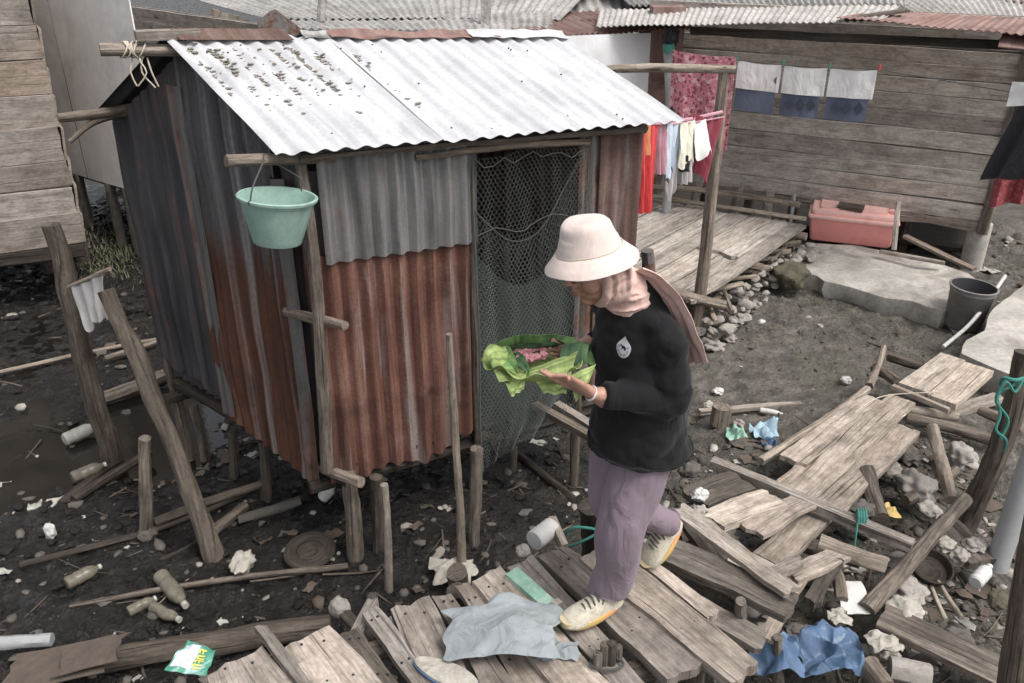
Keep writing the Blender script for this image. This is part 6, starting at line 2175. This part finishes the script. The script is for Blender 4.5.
def leafstrip(a, b, w, mat, name='leaf', arch=.02, cup=.01, side=None, curl=0, tip=.2, ns=3):
    a, b = V(a), V(b)
    d = (b - a).normalized()
    sd = V(side).normalized() if side else d.cross(V((0, 0, 1))).normalized()
    up = sd.cross(d).normalized()
    if up.z < 0: up = -up
    k = random.uniform(0, 50)
    mb = MB()
    def fn(s, t):
        ww = w * (1 - (1 - tip) * t ** 3) * min(1, .5 + t * 3)
        y = (s - .5) * 2
        return a.lerp(b, t) + sd * y * ww + up * (arch * math.sin(math.pi * t) + cup * y * y + .008 * nz(s * ns, t * 4, k) + curl * t * t) 
    mb.grid(fn, 14, 24, .0014, w * 2, (b - a).length)
    return mb.build(name, M[mat], lp_, auto=60)
random.seed(15)
# inside: darker folded leaves along the far side and the left
leafstrip(pc + V((-.15, .07, .01)), pc + V((.13, .10, .035)), .045, 'leaf_mid', side=(0, -.5, .8), arch=.012)
leafstrip(pc + V((-.12, .06, .0)), pc + V((.12, .085, .02)), .038, 'leaf_dark', side=(0, -.7, .6), arch=.014)
leafstrip(pc + V((-.125, .06, .02)), pc + V((-.065, -.075, .005)), .034, 'leaf_mid', side=(.8, .25, .4), arch=.02)
leafstrip(pc + V((-.10, .05, .0)), pc + V((-.03, -.06, .0)), .030, 'leaf_dark', side=(.8, .3, .2), arch=.022)
# dark curled leaf at the right
mb = MB()
cc = pc + V((.125, .03, .018))
for q in range(3):
    def fn(s, t, q=q):
        a = -0.6 + s * (3.9 - q * .3)
        rr_ = (.046 - q * .010) * (1 + .14 * nz(s * 3, t * 3, q)) * (1 - .25 * (t - .5) ** 2)
        return cc + V(((t - .5) * (.085 - .012 * q) + .012 * math.cos(a), math.cos(a) * rr_, math.sin(a) * rr_ * .95))
    mb.grid(fn, 24, 12, .0014, .2, .1)
mb.build('curled_leaf', M['leaf_dark'], lp_, auto=60)
leafstrip(pc + V((.18, .03, -.02)), pc + V((.06, .09, .05)), .03, 'leaf_mid', arch=.02)
# lime flap folded over the near side
f0, f1, f2, f3 = at(524, 372, Y=2.40), at(578, 351, Y=2.44), at(566, 394, Y=2.345), at(544, 394, Y=2.345)
mb = MB()
mb.grid(lambda s, t: (f0.lerp(f1, s)) * (1 - t) + (f3.lerp(f2, s)) * t + V((0, -.3, .9)) * (.014 * math.sin(math.pi * t) + .010 * nz(s * 3, t * 3, 5)), 20, 18, .0016, .2, .15)
mb.build('folded_flap', M['leaf_lime'], lp_, auto=60)
f0, f1, f2, f3 = at(568, 376, Y=2.37), at(596, 364, Y=2.40), at(588, 384, Y=2.345), at(576, 402, Y=2.335)
mb = MB()
mb.grid(lambda s, t: (f0.lerp(f1, s)) * (1 - t) + (f3.lerp(f2, s)) * t + V((0, -.3, .9)) * (.008 * nz(s * 3, t * 3, 15)), 14, 14, .0016, .2, .15)
mb.build('folded_flap', M['leaf_lime'], lp_, auto=60)
f0, f1, f2, f3 = at(486, 352, Y=2.42), at(505, 346, Y=2.47), at(520, 386, Y=2.36), at(499, 382, Y=2.34)
mb = MB()
mb.grid(lambda s, t: (f0.lerp(f1, s)) * (1 - t) + (f3.lerp(f2, s)) * t + V((-.2, -.3, .9)) * (.012 * math.sin(math.pi * s) + .014 * nz(s * 3, t * 3, 25)), 14, 18, .0016, .2, .15)
mb.build('folded_flap', M['leaf_lime'], lp_, auto=60)
f0, f1, f2, f3 = at(502, 377, Y=2.37), at(527, 372, Y=2.37), at(524, 389, Y=2.33), at(512, 397, Y=2.32)
mb = MB()
mb.grid(lambda s, t: (f0.lerp(f1, s)) * (1 - t) + (f3.lerp(f2, s)) * t + V((-.2, -.3, .9)) * (.012 * nz(s * 4, t * 4, 35)), 14, 14, .0016, .2, .15)
mb.build('folded_flap', M['leaf_lime'], lp_, auto=60)
random.seed(23)
for i in range(10):
    px, py = 517 + (i % 5) * 6.4 + random.uniform(-2, 2), 352 + (i // 5) * 7 - (i % 5) * .9 + random.uniform(-1.5, 1.5)
    mb = MB(); mb.blob(at(px, py, z=1.062), .017, .014, .013, .5, random.uniform(0, 6), 2)
    mb.build('meat_piece', M['meat'], lp_)
# ------------------------------------------------------------------ light: bright overcast
w = bpy.data.worlds.new('World'); S.world = w; w.use_nodes = True
nt = w.node_tree
sky = nt.nodes.new('ShaderNodeTexSky'); sky.sky_type = 'NISHITA'; sky.sun_disc = False
SUN_EL, SUN_AZ = R(58), R(125)     # azimuth from +Y (ahead) towards +X (right)
sky.sun_elevation = SUN_EL; sky.sun_rotation = SUN_AZ
sky.air_density = 1.0; sky.dust_density = 4.0; sky.ozone_density = 1.0
hs = nt.nodes.new('ShaderNodeHueSaturation'); hs.inputs['Saturation'].default_value = .22
nt.links.new(sky.outputs[0], hs.inputs['Color'])
bg = nt.nodes['Background']; bg.inputs['Strength'].default_value = .13
nt.links.new(hs.outputs[0], bg.inputs['Color'])
sun = bpy.data.lights.new('sun', 'SUN'); sun.energy = 1.3; sun.angle = R(25); sun.color = (1, .96, .91)
so = bpy.data.objects.new('sun', sun); C.objects.link(so)
d = V((math.sin(SUN_AZ) * math.cos(SUN_EL), math.cos(SUN_AZ) * math.cos(SUN_EL), math.sin(SUN_EL)))
so.rotation_euler = d.to_track_quat('Z', 'Y').to_euler()
so.location = (3, 2, 8)
S.view_settings.view_transform = 'Standard'
S.view_settings.look = 'None'
S.view_settings.gamma = 1
S.view_settings.exposure = 0.9
S.render.resolution_x, S.render.resolution_y = 1024, 683
